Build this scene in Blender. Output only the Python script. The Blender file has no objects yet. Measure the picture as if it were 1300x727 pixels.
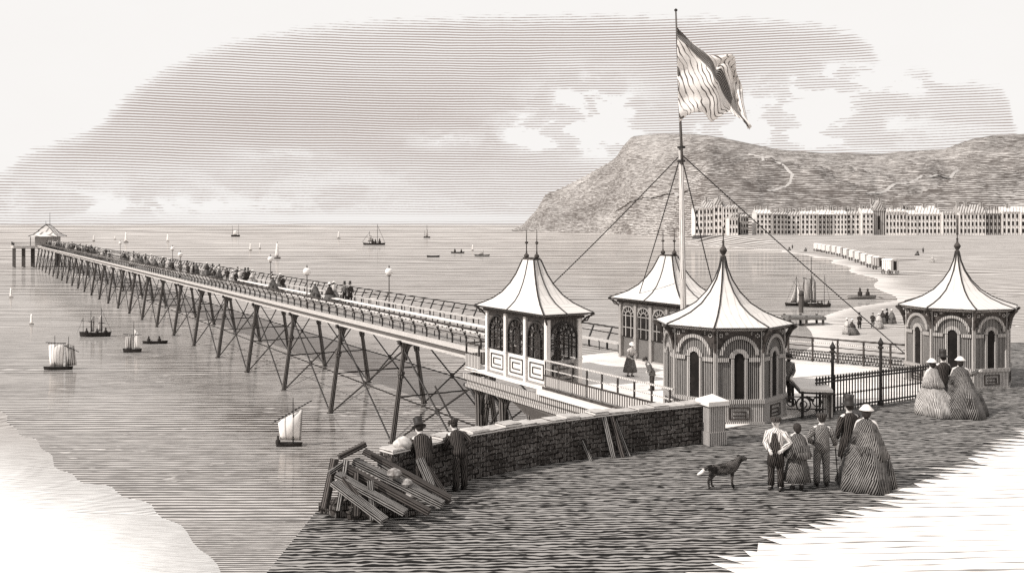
import bpy, math, random
from mathutils import Vector, Matrix
R = math.radians
PI = math.pi
sc = bpy.context.scene
rnd = random.Random(7)

# ------------------------------------------------------------------ camera
F = 1200.0            # focal length in units of a 1300-wide picture
CAMZ = 6.0            # metres above the sea-front terrace
cam_d = bpy.data.cameras.new('camera')
cam = bpy.data.objects.new('camera', cam_d)
sc.collection.objects.link(cam)
cam.location = (0, 0, CAMZ)
cam.rotation_euler = (R(90), 0, 0)
cam_d.sensor_width = 36
cam_d.lens = 36 * F / 1300
cam_d.shift_y = -78.5 / 1300
cam_d.clip_start = 0.2
cam_d.clip_end = 40000
sc.camera = cam

# ------------------------------------------------------------------ sun, exposure
SUN_EL, SUN_AZ = 40, 248          # compass style: 238 = from behind left
sd = bpy.data.lights.new('sun', 'SUN')
sd.energy = 4.7
sd.angle = R(0.6)
sd.color = (1, .965, .92)
sun = bpy.data.objects.new('sun', sd)
sc.collection.objects.link(sun)
dv = Vector((math.sin(R(SUN_AZ)) * math.cos(R(SUN_EL)), math.cos(R(SUN_AZ)) * math.cos(R(SUN_EL)), math.sin(R(SUN_EL))))
sun.rotation_euler = dv.to_track_quat('Z', 'Y').to_euler()
sun.location = (0, 0, 80)
vs = sc.view_settings
vs.view_transform = 'Standard'
vs.look = 'None'
vs.exposure = 0.0
vs.gamma = 1
vs.use_curve_mapping = False
sc.cycles.max_bounces = 5
sc.cycles.diffuse_bounces = 2
sc.cycles.glossy_bounces = 2
sc.cycles.use_denoising = False
sc.cycles.pixel_filter_type = 'BLACKMAN_HARRIS'


# ------------------------------------------------------------------ little node language
class S:
    def __init__(self, nt, v):
        self.nt, self.v = nt, v

    def _op(self, op, *a):
        n = self.nt.nodes.new('ShaderNodeMath')
        n.operation = op
        for i, x in enumerate((self,) + a):
            if isinstance(x, S):
                x = x.v
            if isinstance(x, (int, float)):
                n.inputs[i].default_value = x
            else:
                self.nt.links.new(x, n.inputs[i])
        return S(self.nt, n.outputs[0])

    def __add__(s, o): return s._op('ADD', o)
    __radd__ = __add__
    def __mul__(s, o): return s._op('MULTIPLY', o)
    __rmul__ = __mul__
    def __sub__(s, o): return s._op('SUBTRACT', o)
    def __rsub__(s, o): return (s * -1) + o
    def __truediv__(s, o): return s._op('DIVIDE', o)
    def sin(s): return s._op('SINE')
    def exp(s): return s._op('EXPONENT')
    def floor(s): return s._op('FLOOR')
    def log2(s): return s._op('LOGARITHM', 2.0)
    def pw(s, o): return s._op('POWER', o)
    def rpw(s, base): return S(s.nt, base)._op('POWER', s)
    def mx(s, o): return s._op('MAXIMUM', o)
    def mn(s, o): return s._op('MINIMUM', o)
    def clamp(s): return s.mx(0.0).mn(1.0)

    def smooth(s, a, b, lo=0.0, hi=1.0):
        n = s.nt.nodes.new('ShaderNodeMapRange')
        n.interpolation_type = 'SMOOTHSTEP'
        s.nt.links.new(s.v, n.inputs[0])
        for i, x in zip((1, 2, 3, 4), (a, b, lo, hi)):
            if isinstance(x, S):
                s.nt.links.new(x.v, n.inputs[i])
            else:
                n.inputs[i].default_value = x
        return S(s.nt, n.outputs[0])


def comb(nt, x, y, z=0.0):
    n = nt.nodes.new('ShaderNodeCombineXYZ')
    for i, c in enumerate((x, y, z)):
        if isinstance(c, S):
            nt.links.new(c.v, n.inputs[i])
        else:
            n.inputs[i].default_value = c
    return n.outputs[0]


def sep(nt, sock):
    n = nt.nodes.new('ShaderNodeSeparateXYZ')
    nt.links.new(sock, n.inputs[0])
    return [S(nt, n.outputs[i]) for i in range(3)]


def noise(nt, vec, scale=1.0, detail=2.0, rough=.5, dist=0.0):
    n = nt.nodes.new('ShaderNodeTexNoise')
    nt.links.new(vec, n.inputs['Vector'])
    n.inputs['Scale'].default_value = scale
    n.inputs['Detail'].default_value = detail
    n.inputs['Roughness'].default_value = rough
    n.inputs['Distortion'].default_value = dist
    return S(nt, n.outputs[0])


def mixc(nt, f, a, b):
    n = nt.nodes.new('ShaderNodeMix')
    n.data_type = 'RGBA'
    if isinstance(f, S):
        nt.links.new(f.v, n.inputs[0])
    else:
        n.inputs[0].default_value = f
    for i, c in ((6, a), (7, b)):
        if isinstance(c, (tuple, list)):
            n.inputs[i].default_value = (*c, 1)
        else:
            nt.links.new(c, n.inputs[i])
    return n.outputs[2]


def tone(v):
    """a sepia tone: brownish in the darks, cream in the lights"""
    k = max(0.0, 1 - v / .22)
    return (min(v * (1.035 + .09 * k), 1), v * (.976 - .04 * k), v * (.93 - .09 * k))


# ------------------------------------------------------------------ sky
def az(px): return math.atan((px - 650) / F)
def el(px, py): return math.atan((285 - py) / F * math.cos(az(px)))


w = bpy.data.worlds.new('World')
sc.world = w
w.use_nodes = True
nt = w.node_tree
nt.nodes.clear()
tc = nt.nodes.new('ShaderNodeTexCoord')
dx, dy, dz = sep(nt, tc.outputs['Generated'])
AZ = dx._op('ARCTAN2', dy)
EL = dz._op('ARCSINE')
top = [(-60, 215), (0, 210), (30, 190), (110, 160), (170, 110), (230, 72), (330, 40), (500, 20), (720, 14), (860, 16), (1010, 22), (1095, 42),
       (1130, 78), (1190, 84), (1270, 104), (1288, 150), (1300, 172)]
fc = nt.nodes.new('ShaderNodeFloatCurve')
cur = fc.mapping.curves[0]
a0, a1 = az(-60), az(1300)
pts = [((az(px) - a0) / (a1 - a0), el(px, py) / .25) for px, py in top]
cur.points[0].location = pts[0]
cur.points[-1].location = pts[-1]
for p in pts[1:-1]:
    cur.points.new(*p)
fc.mapping.update()
nt.links.new(((AZ - a0) / (a1 - a0)).clamp().v, fc.inputs['Value'])
TOP = S(nt, fc.outputs[0]) * .25
cv = comb(nt, AZ, EL * 2.2, 0.0)
n_big = noise(nt, cv, 9, 6, .6, .4)
n_mid = noise(nt, cv, 26, 7, .66, .8)
n_str = noise(nt, comb(nt, AZ * 60, EL * 500), 1, 2, .5)
n_fine = noise(nt, comb(nt, AZ * 420, EL * 900), 1, 2, .6)


def blob(px, py, sx, sy, a):
    ca, ce = az(px), el(px, py)
    ux = (AZ - ca) * (F / sx)
    uy = (EL - ce) * (F / sy)
    return ((ux * ux + uy * uy) * -1.0).exp() * a


D = S(nt, .38) + blob(480, 140, 260, 55, .22) + blob(800, 60, 260, 50, .12) + blob(250, 150, 160, 32, .12) \
    + blob(560, 190, 120, 30, .12) + blob(120, 190, 100, 14, .1)
white = blob(140, 255, 240, 34, .20) + blob(745, 125, 75, 40, .44) + blob(800, 172, 90, 30, .50) + blob(700, 175, 60, 18, .4) + blob(1010, 150, 70, 42, .56) + blob(1060, 105, 55, 20, .6) + blob(1170, 150, 160, 50, .20) + blob(1150, 100, 110, 14, .3) \
    + blob(540, 262, 520, 13, .12) + blob(470, 225, 150, 20, .15) + blob(960, 170, 80, 14, .5) + blob(560, 178, 50, 12, .4) + blob(685, 160, 60, 26, .3) + blob(360, 195, 60, 8, .25)
n_cl = noise(nt, cv, 15, 5, .58, .3)
cum = (n_cl * .85 + n_big * .35).smooth(.53, .67)
D = D - white * (.30 + cum * 1.15) + (n_big - .5) * .16 + (n_mid - .5) * .12
edge = (TOP - EL + (n_str - .5) * .022).smooth(-.002, .02)
D = (D.mx(.25 - cum * white * .9).mx(.0)) * edge
low = EL.smooth(-.02, -.001)
line = ((EL + (noise(nt, cv, 10, 2) - .5) * .0035) * (2 * PI / .00262)).sin() * .5 + .5
duty = D * 1.04 + (n_fine - .5) * .42
mask = (line - 1.0 + duty).smooth(-.24, .26) * D.smooth(.02, .14)
horizon_w = blob(480, 277, 330, 6, 1.0).clamp()
mask = mask * (1 - horizon_w * .85)
paper = mixc(nt, n_big, (.985, .965, .945), (.965, .94, .915))
skyc = mixc(nt, mask, paper, (.44, .36, .325))
nis = nt.nodes.new('ShaderNodeTexSky')
nis.sky_type = 'NISHITA'
nis.sun_disc = False
nis.sun_elevation = R(SUN_EL)
nis.sun_rotation = R(SUN_AZ)
hs = nt.nodes.new('ShaderNodeHueSaturation')
hs.inputs['Saturation'].default_value = 0.05
nt.links.new(nis.outputs[0], hs.inputs['Color'])
bg1 = nt.nodes.new('ShaderNodeBackground')
nt.links.new(hs.outputs[0], bg1.inputs[0])
bg1.inputs[1].default_value = .08
bg2 = nt.nodes.new('ShaderNodeBackground')
nt.links.new(skyc, bg2.inputs[0])
bg2.inputs[1].default_value = 1.0
mx = nt.nodes.new('ShaderNodeMixShader')
mx.inputs[0].default_value = .94
nt.links.new(bg1.outputs[0], mx.inputs[1])
nt.links.new(bg2.outputs[0], mx.inputs[2])
wo = nt.nodes.new('ShaderNodeOutputWorld')
nt.links.new(mx.outputs[0], wo.inputs[0])


# ------------------------------------------------------------------ materials
def new_mat(name):
    m = bpy.data.materials.new(name)
    m.use_nodes = True
    n = m.node_tree
    n.nodes.clear()
    out = n.nodes.new('ShaderNodeOutputMaterial')
    b = n.nodes.new('ShaderNodeBsdfPrincipled')
    n.links.new(b.outputs[0], out.inputs[0])
    return m, n, b, out


def hatch(name, light, ink, ang=0.0, period=.1, duty=.5, jitter=.25, wob=.3, vary=.3, rough=.85, spec=.15, patch=1.0, cross=None, world=False, al=1.0):
    """grain of strokes drawn across a surface: light tone, ink tone, stroke direction (0: strokes run level, 90: upright)"""
    m, n, b, out = new_mat(name)
    if world:
        g = n.nodes.new('ShaderNodeNewGeometry')
        px, py, pz = sep(n, g.outputs['Position'])
        u, v = px, py + pz
    else:
        t = n.nodes.new('ShaderNodeUVMap')
        u, v, _ = sep(n, t.outputs[0])
    c, s = math.cos(R(ang)), math.sin(R(ang))
    a = u * c + v * s          # along the stroke
    q = v * c - u * s          # across the strokes
    nz = noise(n, comb(n, a * (.12 * al / period), q * (.5 / period)), 1, 2)
    pt = noise(n, comb(n, u, v * (1.0 if al == 1 else 2.2)), patch, 3, .6)
    br = noise(n, comb(n, a * (.35 * (1 + al) / 2 / period), q * (1.1 / period), 3.0), 1, 1)

    def lines(q, per, k=1.0):
        ln = ((q / per + (nz - .5) * wob * 2) * (2 * PI)).sin() * .5 + .5
        return (ln - 1.0 + duty * k + (pt - .5) * vary * 2 + (br - .5) * jitter * 2).smooth(-.15, .15)
    mk = lines(q, period)
    if cross:
        mk = mk.mx(lines(u * math.cos(R(ang + 90)) * -1 + a * 0.6, period * cross, .8))
    col = mixc(n, mk, tone(light), tone(ink))
    n.links.new(col, b.inputs['Base Color'])
    b.inputs['Roughness'].default_value = rough
    b.inputs['Specular IOR Level'].default_value = spec
    return m


def plain(name, v, var=.12, sc_=3.0, rough=.8, spec=.15, metal=0.0):
    m, n, b, out = new_mat(name)
    t = n.nodes.new('ShaderNodeTexCoord')
    f = noise(n, t.outputs['Object'], sc_, 4, .6)
    n.links.new(mixc(n, f.smooth(.3, .7), tone(v * (1 - var)), tone(min(.9, v * (1 + var)))), b.inputs['Base Color'])
    b.inputs['Roughness'].default_value = rough
    b.inputs['Specular IOR Level'].default_value = spec
    b.inputs['Metallic'].default_value = metal
    return m


M = {}
M['white'] = plain('white_paint', .66, .06)
M['white_w'] = hatch('white_wood', .60, .12, 90, .09, .26, .2, .2, .2)
M['roof'] = hatch('canvas_white_lead', .60, .30, 90, .22, .0, .12, .2, .1)
M['ink'] = plain('black_iron', .022, .4, 8, .6, .3)
M['dark'] = plain('dark_wood', .05, .5, 6)
M['iron'] = hatch('grey_iron', .16, .03, 90, .07, .5, .2, .2, .2)
M['pile'] = hatch('tarred_pile', .16, .015, 90, .13, .6, .2, .15, .2)
M['board'] = hatch('upright_boarding', .26, .018, 90, .062, .56, .22, .12, .22)
M['board_l'] = hatch('pale_boarding', .46, .04, 90, .062, .40, .2, .1, .2)
M['rib'] = hatch('ribbed_fascia', .48, .06, 90, .13, .45, .1, .1, .1)
M['trim'] = hatch('notched_trim', .46, .04, 90, .06, .40, .1, .1, .1)
M['open'] = plain('dark_opening', .012, .4)
M['glass'] = hatch('dim_glass', .20, .03, 90, .09, .5, .2, .2, .3, rough=.2, spec=.5)
M['deck'] = hatch('deck_planks', .42, .07, 90, .5, .3, .3, .2, .3)
M['plaza'] = hatch('pale_paving', .74, .16, 2, .22, .03, .25, .4, .42, patch=.25)
M['ground'] = hatch('worn_ground', .29, .006, 1.5, .145, .63, .8, .9, .55, patch=.7, al=2.0)
M['path'] = hatch('blank_paper', .74, .2, 3, .3, .02, .3, .5, .25, patch=.3)  # near-white tone for the made-up sheet over the blank corner
M['cope'] = hatch('coping_stone', .56, .05, 0, .07, .26, .4, .6, .5, patch=2)
M['coat'] = hatch('dark_cloth', .075, .006, 78, .05, .55, .3, .5, .3, patch=4)
M['cloth_m'] = hatch('striped_cloth', .26, .015, 52, .040, .56, .3, .5, .5, patch=4)
M['cloth_l'] = hatch('pale_cloth', .62, .10, 84, .07, .25, .25, .4, .3, patch=3)
M['dress'] = hatch('dark_silk', .21, .010, 66, .046, .62, .2, .35, 1.1, patch=1.5)
M['dress_l'] = hatch('pale_silk', .48, .03, 72, .046, .40, .2, .35, 1.1, patch=1.5)
M['skin'] = plain('skin', .55, .1, 10, .6)
M['hair'] = plain('hair', .03, .4, 20)
M['sail'] = hatch('sail_canvas', .80, .25, 88, .45, .07, .1, .2, .1)
M['sail_g'] = hatch('grey_sail', .5, .08, 88, .35, .4, .2, .2, .2)
M['hull'] = plain('tarred_hull', .025, .4, 2)
M['hull_l'] = hatch('grey_hull', .40, .06, 0, .14, .4, .2, .3, .2)
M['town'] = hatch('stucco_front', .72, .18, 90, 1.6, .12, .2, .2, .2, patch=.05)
M['town_d'] = hatch('grey_stucco', .40, .10, 90, 1.3, .36, .2, .2, .2, patch=.05)  # darker grey stucco for some fronts and the chimneys
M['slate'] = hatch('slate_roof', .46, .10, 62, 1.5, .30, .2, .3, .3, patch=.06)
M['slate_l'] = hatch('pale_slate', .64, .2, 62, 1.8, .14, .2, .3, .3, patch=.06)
M['pane'] = plain('window_dark', .05, .3)
M['hut'] = hatch('hut_boards', .72, .12, 90, .7, .18, .2, .1, .1)
M['timber'] = hatch('old_timber', .26, .010, 0, .045, .56, .3, .4, .45, patch=2)
M['timber_d'] = hatch('old_timber_dark', .10, .015, 0, .05, .5, .3, .4, .4, patch=2)
M['dog'] = hatch('dog_coat', .26, .010, 40, .03, .60, .4, .6, .6, patch=9)
M['rock'] = plain('pale_rock', .24, .5, 9)
M['track'] = plain('hill_track', .40, .1, .05)
M['bundle'] = plain('linen_bundle', .5, .25, 12)
M['pane'] = plain('window_dark', .025, .3)
M['globe'] = plain('white_globe', .75, .03, 3, .3, .5)


def stone_mat():
    m, n, b, out = new_mat('rough_stone')
    t = n.nodes.new('ShaderNodeUVMap')
    u, v, _ = sep(n, t.outputs[0])
    br = n.nodes.new('ShaderNodeTexBrick')
    wv = noise(n, comb(n, u, v), 5, 2)
    n.links.new(comb(n, u + (wv - .5) * .14, v + (wv - .5) * .14), br.inputs['Vector'])
    br.inputs['Scale'].default_value = 1
    br.inputs['Brick Width'].default_value = .24
    br.inputs['Row Height'].default_value = .12
    br.inputs['Mortar Size'].default_value = .018
    br.inputs['Mortar Smooth'].default_value = .3
    br.inputs['Bias'].default_value = -.2
    br.inputs['Color1'].default_value = (*tone(.14), 1)
    br.inputs['Color2'].default_value = (*tone(.035), 1)
    br.inputs['Mortar'].default_value = (*tone(.012), 1)
    ln = ((u / .045 + (wv - .5) * .6) * (2 * PI)).sin() * .5 + .5
    pt = noise(n, comb(n, u, v), 1.3, 4, .65)
    bk2 = noise(n, comb(n, u * 9, v * 14), 1, 2)
    mk = (ln - .62 + (pt - .5) * 1.6 + (bk2 - .5) * 2.2).smooth(-.2, .2)
    n.links.new(mixc(n, mk, mixc(n, bk2.smooth(.52, .70), br.outputs[0], tone(.34)), tone(.014)), b.inputs['Base Color'])
    b.inputs['Roughness'].default_value = .95
    b.inputs['Specular IOR Level'].default_value = .05
    return m


M['stone'] = stone_mat()


def fur_mat(name, light, ink, per, duty):
    m, n, b, out = new_mat(name)
    t = n.nodes.new('ShaderNodeTexCoord')
    x, y, z = sep(n, t.outputs['Object'])
    nz = noise(n, comb(n, x * 6, y * 6, z * 6), 1, 3, .6)
    pt = noise(n, comb(n, x * 5, y * 5, z * 7, ), 1, 2, .6)
    ln = (((x * .8 + z * 1.1) / per + nz * 3) * (2 * PI)).sin() * .5 + .5
    mk = (ln - 1 + duty + (pt - .5) * 1.8).smooth(-.15, .15)
    n.links.new(mixc(n, mk, tone(light), tone(ink)), b.inputs['Base Color'])
    b.inputs['Roughness'].default_value = .8
    b.inputs['Specular IOR Level'].default_value = .1
    return m


M['dog'] = fur_mat('dog_fur', .16, .006, .035, .82)


def glass_mat():
    m, n, b, out = new_mat('clear_glass')
    t = n.nodes.new('ShaderNodeUVMap')
    u, v, _ = sep(n, t.outputs[0])
    k = ((u / .07) * (2 * PI)).sin().smooth(.2, .8) * .5 + .16
    b.inputs['Base Color'].default_value = (*tone(.05), 1)
    b.inputs['Roughness'].default_value = .1
    tr = n.nodes.new('ShaderNodeBsdfTransparent')
    ms = n.nodes.new('ShaderNodeMixShader')
    n.links.new(k.v, ms.inputs[0])
    n.links.new(tr.outputs[0], ms.inputs[1])
    n.links.new(b.outputs[0], ms.inputs[2])
    n.links.new(ms.outputs[0], out.inputs[0])
    return m


M['glass'] = glass_mat()


def sea_mat():
    m, n, b, out = new_mat('sea_water')
    g = n.nodes.new('ShaderNodeNewGeometry')
    x, y, z = sep(n, g.outputs['Position'])
    yy = y.mx(8.0)
    # ripples: long level crests, growing with the distance from the shore
    big = noise(n, comb(n, x * .004, y * .02), 1, 3, .55)
    o = (yy.log2() * 2.0 - math.log2(4306 * .35)) + (big - .5) * 1.4
    k = o.floor()
    nr0 = yy.smooth(40, 130, 1.0, 0.0)
    per = k.rpw(2.0) * (nr0 * .15 + .26)
    sx = (k * .5).rpw(2.0)
    wob = noise(n, comb(n, x / (sx * 4.5), y / (per * 2.6)), 1, 2, .5)
    brk = noise(n, comb(n, x / (sx * 1.3), y / (per * .9), 5.0), 1, 2, .6)
    ln = ((y / per + (wob - .5) * .8) * (2 * PI)).sin() * .5 + .5
    mid = noise(n, comb(n, x * .05, y * .11), 1, 4, .65)
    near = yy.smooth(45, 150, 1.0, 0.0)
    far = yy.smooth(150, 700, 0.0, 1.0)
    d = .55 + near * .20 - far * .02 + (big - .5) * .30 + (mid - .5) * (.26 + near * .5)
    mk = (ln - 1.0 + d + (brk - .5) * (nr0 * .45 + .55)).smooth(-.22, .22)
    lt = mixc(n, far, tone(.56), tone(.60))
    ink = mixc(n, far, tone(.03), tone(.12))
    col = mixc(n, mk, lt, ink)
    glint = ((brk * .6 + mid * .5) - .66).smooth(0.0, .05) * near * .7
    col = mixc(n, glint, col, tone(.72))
    bp = n.nodes.new('ShaderNodeBump')
    bp.inputs['Distance'].default_value = .12
    bp.inputs['Strength'].default_value = .10
    n.links.new((ln * .5 + brk).v, bp.inputs['Height'])
    df = n.nodes.new('ShaderNodeBsdfDiffuse')
    n.links.new(col, df.inputs[0])
    gl = n.nodes.new('ShaderNodeBsdfGlossy')
    gl.inputs['Roughness'].default_value = .06
    gl.inputs[0].default_value = (*tone(.9), 1)
    n.links.new(bp.outputs[0], gl.inputs['Normal'])
    ms = n.nodes.new('ShaderNodeMixShader')
    ms.inputs[0].default_value = .22
    n.links.new(df.outputs[0], ms.inputs[1])
    n.links.new(gl.outputs[0], ms.inputs[2])
    n.links.new(ms.outputs[0], out.inputs[0])
    return m


def hill_mat(name, light, ink, lo=.47):
    m, n, b, out = new_mat(name)
    g = n.nodes.new('ShaderNodeNewGeometry')
    x, y, z = sep(n, g.outputs['Position'])
    p = comb(n, x, y * .6, z * 2.0)
    a = noise(n, p, .006, 5, .6)
    c = noise(n, comb(n, x * .035, y * .02, z * .22), 1, 4, .7)
    f2 = noise(n, comb(n, x * .10, y * .05, z * .55), 1, 3, .7)
    ln = ((z / 1.9 + x * .012 + (a - .5) * 3.5 + (c - .5) * 1.6) * (2 * PI)).sin() * .5 + .5
    mk = (ln * .62 + .19 - 1.0 + lo + (a - .5) * .9 + (c - .5) * .7 + (f2 - .5) * 1.2).smooth(-.3, .3)
    n.links.new(mixc(n, mk, tone(light), tone(ink)), b.inputs['Base Color'])
    b.inputs['Roughness'].default_value = 1
    b.inputs['Specular IOR Level'].default_value = 0
    return m


def sand_mat():
    m, n, b, out = new_mat('beach_sand')
    g = n.nodes.new('ShaderNodeNewGeometry')
    x, y, z = sep(n, g.outputs['Position'])
    yy = y.mx(8.0)
    a = noise(n, comb(n, x * .02, y * .03), 1, 4, .6)
    o = (yy.log2() * 2.0 - math.log2(4306 * .35)) + (a - .5) * 1.2
    k = o.floor()
    per = k.rpw(2.0) * .21 * yy.smooth(420, 500, 1.0, .4)
    sx = (k * .5).rpw(2.0)
    wob = noise(n, comb(n, x / (sx * 4.5), y / (per * 2.6)), 1, 2, .5)
    brk = noise(n, comb(n, x / (sx * 1.3), y / (per * .9), 5.0), 1, 2, .6)
    ln = ((y / per + x * .02 + (wob - .5) * .9) * (2 * PI)).sin() * .5 + .5
    wet = z.smooth(-6.19, -5.95, 1.0, 0.0) * yy.smooth(60, 75)
    near_blank = yy.smooth(40, 60, 1.0, 0.0)  # whitens the near sheet in its colour, like blank paper
    d = .56 + (a - .5) * .35 - near_blank * z.smooth(-6.22, -5.75, .12, .85) - wet * .5
    mk = (ln - 1.0 + d + (brk - .5) * .7).smooth(-.25, .25)
    n.links.new(mixc(n, mk, mixc(n, near_blank, tone(.58), (.74, .725, .71)), tone(.10)), b.inputs['Base Color'])
    b.inputs['Roughness'].default_value = 1
    b.inputs['Specular IOR Level'].default_value = 0
    return m


# ------------------------------------------------------------------ mesh builder
C = sc.collection


class MB:
    def __init__(self, M4=None):
        self.v, self.f, self.uv = [], [], []
        self.M4 = M4

    def add(self, verts, faces, uvs=None):
        b = len(self.v)
        if self.M4 is not None:
            verts = [self.M4 @ Vector(p) for p in verts]
        self.v += [Vector(p) for p in verts]
        for i, f in enumerate(faces):
            self.f.append([b + j for j in f])
            self.uv.append(uvs[i] if uvs else None)
        return self

    def box(self, c, s, rz=0.0, rot=None):
        hx, hy, hz = s[0] / 2, s[1] / 2, s[2] / 2
        m = Matrix.Translation(c) @ (rot if rot is not None else Matrix.Rotation(rz, 4, 'Z'))
        vs_ = [m @ Vector((x * hx, y * hy, z * hz)) for z in (-1, 1) for y in (-1, 1) for x in (-1, 1)]
        return self.add(vs_, [(0, 2, 3, 1), (4, 5, 7, 6), (0, 1, 5, 4), (2, 6, 7, 3), (0, 4, 6, 2), (1, 3, 7, 5)])

    def beam(self, p0, p1, w_, h_, up=(0, 0, 1)):
        p0, p1 = Vector(p0), Vector(p1)
        d = (p1 - p0)
        L = d.length
        d.normalize()
        u = Vector(up)
        sx = d.cross(u)
        if sx.length < 1e-4:
            sx = d.cross(Vector((0, 1, 0)))
        sx.normalize()
        u2 = sx.cross(d)
        vs_, uv = [], []
        for e in (p0, p1):
            for a, b in ((-1, -1), (1, -1), (1, 1), (-1, 1)):
                vs_.append(e + sx * a * w_ / 2 + u2 * b * h_ / 2)
        fs = [(0, 3, 2, 1), (4, 5, 6, 7)]
        uvs = [None, None]
        o = rnd.random() * 5
        for i in range(4):
            j = (i + 1) % 4
            ww = w_ if i % 2 == 0 else h_
            fs.append((i, j, 4 + j, 4 + i))
            uvs.append([(0 + o, i * .7), (0 + o, i * .7 + ww), (L + o, i * .7 + ww), (L + o, i * .7)])
        return self.add(vs_, fs, uvs)

    def cyl(self, p0, p1, r0, r1=None, n=8, caps=True):
        r1 = r0 if r1 is None else r1
        return self.tube([p0, p1], [r0, r1], n, caps)

    def tube(self, path, radii, n=8, caps=True):
        P = [Vector(p) for p in path]
        if not isinstance(radii, (list, tuple)):
            radii = [radii] * len(P)
        vs_, fs, uvs = [], [], []
        prev = None
        L = 0
        Ls = []
        for i, p in enumerate(P):
            d = (P[min(i + 1, len(P) - 1)] - P[max(i - 1, 0)]).normalized()
            if prev is None:
                a = d.cross(Vector((0, 0, 1)))
                if a.length < 1e-3:
                    a = Vector((1, 0, 0))
            else:
                a = prev - d * prev.dot(d)
            a.normalize()
            prev = a
            b = d.cross(a)
            if i:
                L += (p - P[i - 1]).length
            Ls.append(L)
            for k in range(n):
                t = 2 * PI * k / n
                vs_.append(p + (a * math.cos(t) + b * math.sin(t)) * radii[i])
        for i in range(len(P) - 1):
            rr = max(radii[i], radii[i + 1])
            for k in range(n):
                j = (k + 1) % n
                fs.append((i * n + k, i * n + j, (i + 1) * n + j, (i + 1) * n + k))
                u0, u1 = 2 * PI * rr * k / n, 2 * PI * rr * (k + 1) / n
                uvs.append([(u0, Ls[i]), (u1, Ls[i]), (u1, Ls[i + 1]), (u0, Ls[i + 1])])
        if caps:
            fs.append(tuple(reversed(range(n))))
            fs.append(tuple(range((len(P) - 1) * n, len(P) * n)))
            uvs += [None, None]
        return self.add(vs_, fs, uvs)

    def loft(self, rings, n=16, caps=True, closed=True):
        """rings: (cx, cy, cz, rx, ry[, fold, nfold])"""
        vs_, fs, uvs = [], [], []
        for r in rings:
            cx, cy, cz, rx, ry = r[:5]
            fo = r[5] if len(r) > 5 else 0
            nf = r[6] if len(r) > 6 else 7
            for k in range(n):
                t = 2 * PI * k / n
                q = 1 + fo * (math.sin(t * nf + cz * 1.3) * .7 + math.sin(t * (nf * 2 + 1) + 1.7) * .3)
                vs_.append((cx + rx * q * math.cos(t), cy + ry * q * math.sin(t), cz))
        m = len(rings)
        for i in range(m - 1):
            rr = max(rings[i][3], rings[i + 1][3])
            for k in range(n):
                j = (k + 1) % n
                fs.append((i * n + k, i * n + j, (i + 1) * n + j, (i + 1) * n + k))
                u0, u1 = 2 * PI * rr * k / n, 2 * PI * rr * (k + 1) / n
                z0, z1 = rings[i][2], rings[i + 1][2]
                uvs.append([(u0, z0), (u1, z0), (u1, z1), (u0, z1)])
        if caps:
            fs.append(tuple(reversed(range(n))))
            fs.append(tuple(range((m - 1) * n, m * n)))
            uvs += [None, None]
        return self.add(vs_, fs, uvs)

    def lathe(self, prof, c=(0, 0, 0), n=16, rz=0.0):
        rings = []
        b = len(self.v)
        vs_, fs = [], []
        for r, z in prof:
            for k in range(n):
                t = 2 * PI * k / n + rz
                vs_.append((c[0] + r * math.cos(t), c[1] + r * math.sin(t), c[2] + z))
        m = len(prof)
        uvs = []
        for i in range(m - 1):
            rr = max(prof[i][0], prof[i + 1][0])
            for k in range(n):
                j = (k + 1) % n
                fs.append((i * n + k, i * n + j, (i + 1) * n + j, (i + 1) * n + k))
                if n > 8:
                    u0, u1 = 2 * PI * rr * k / n, 2 * PI * rr * (k + 1) / n
                    uvs.append([(u0, prof[i][1]), (u1, prof[i][1]), (u1, prof[i + 1][1]), (u0, prof[i + 1][1])])
                else:
                    uvs.append(None)
        fs.append(tuple(reversed(range(n))))
        fs.append(tuple(range((m - 1) * n, m * n)))
        uvs += [None, None]
        return self.add(vs_, fs, uvs)

    def prism(self, poly, z0, z1):
        n = len(poly)
        vs_ = [(x, y, z0) for x, y in poly] + [(x, y, z1) for x, y in poly]
        fs = [tuple(reversed(range(n))), tuple(range(n, 2 * n))]
        fs += [(i, (i + 1) % n, n + (i + 1) % n, n + i) for i in range(n)]
        return self.add(vs_, fs)

    def plate(self, poly, y0, y1):
        """outline in x,z extruded along y"""
        n = len(poly)
        vs_ = [(x, y0, z) for x, z in poly] + [(x, y1, z) for x, z in poly]
        fs = [tuple(range(n)), tuple(reversed(range(n, 2 * n)))]
        fs += [(i, n + i, n + (i + 1) % n, (i + 1) % n) for i in range(n)]
        return self.add(vs_, fs)

    def arch(self, cx, cz, r0, r1, y0, y1, n=10, a0=0, a1=180):
        """ring of an arch in the x,z plane, y0..y1 thick"""
        for k in range(n):
            t0, t1 = R(a0 + (a1 - a0) * k / n), R(a0 + (a1 - a0) * (k + 1) / n)
            q = [(cx + r0 * math.cos(t0), cz + r0 * math.sin(t0)), (cx + r1 * math.cos(t0), cz + r1 * math.sin(t0)),
                 (cx + r1 * math.cos(t1), cz + r1 * math.sin(t1)), (cx + r0 * math.cos(t1), cz + r0 * math.sin(t1))]
            self.plate(q if r0 > 1e-4 else [q[0], q[1], q[2]], y0, y1)
        return self

    def bend(self, fn):
        self.v = [Vector(fn(p)) for p in self.v]
        return self

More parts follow.
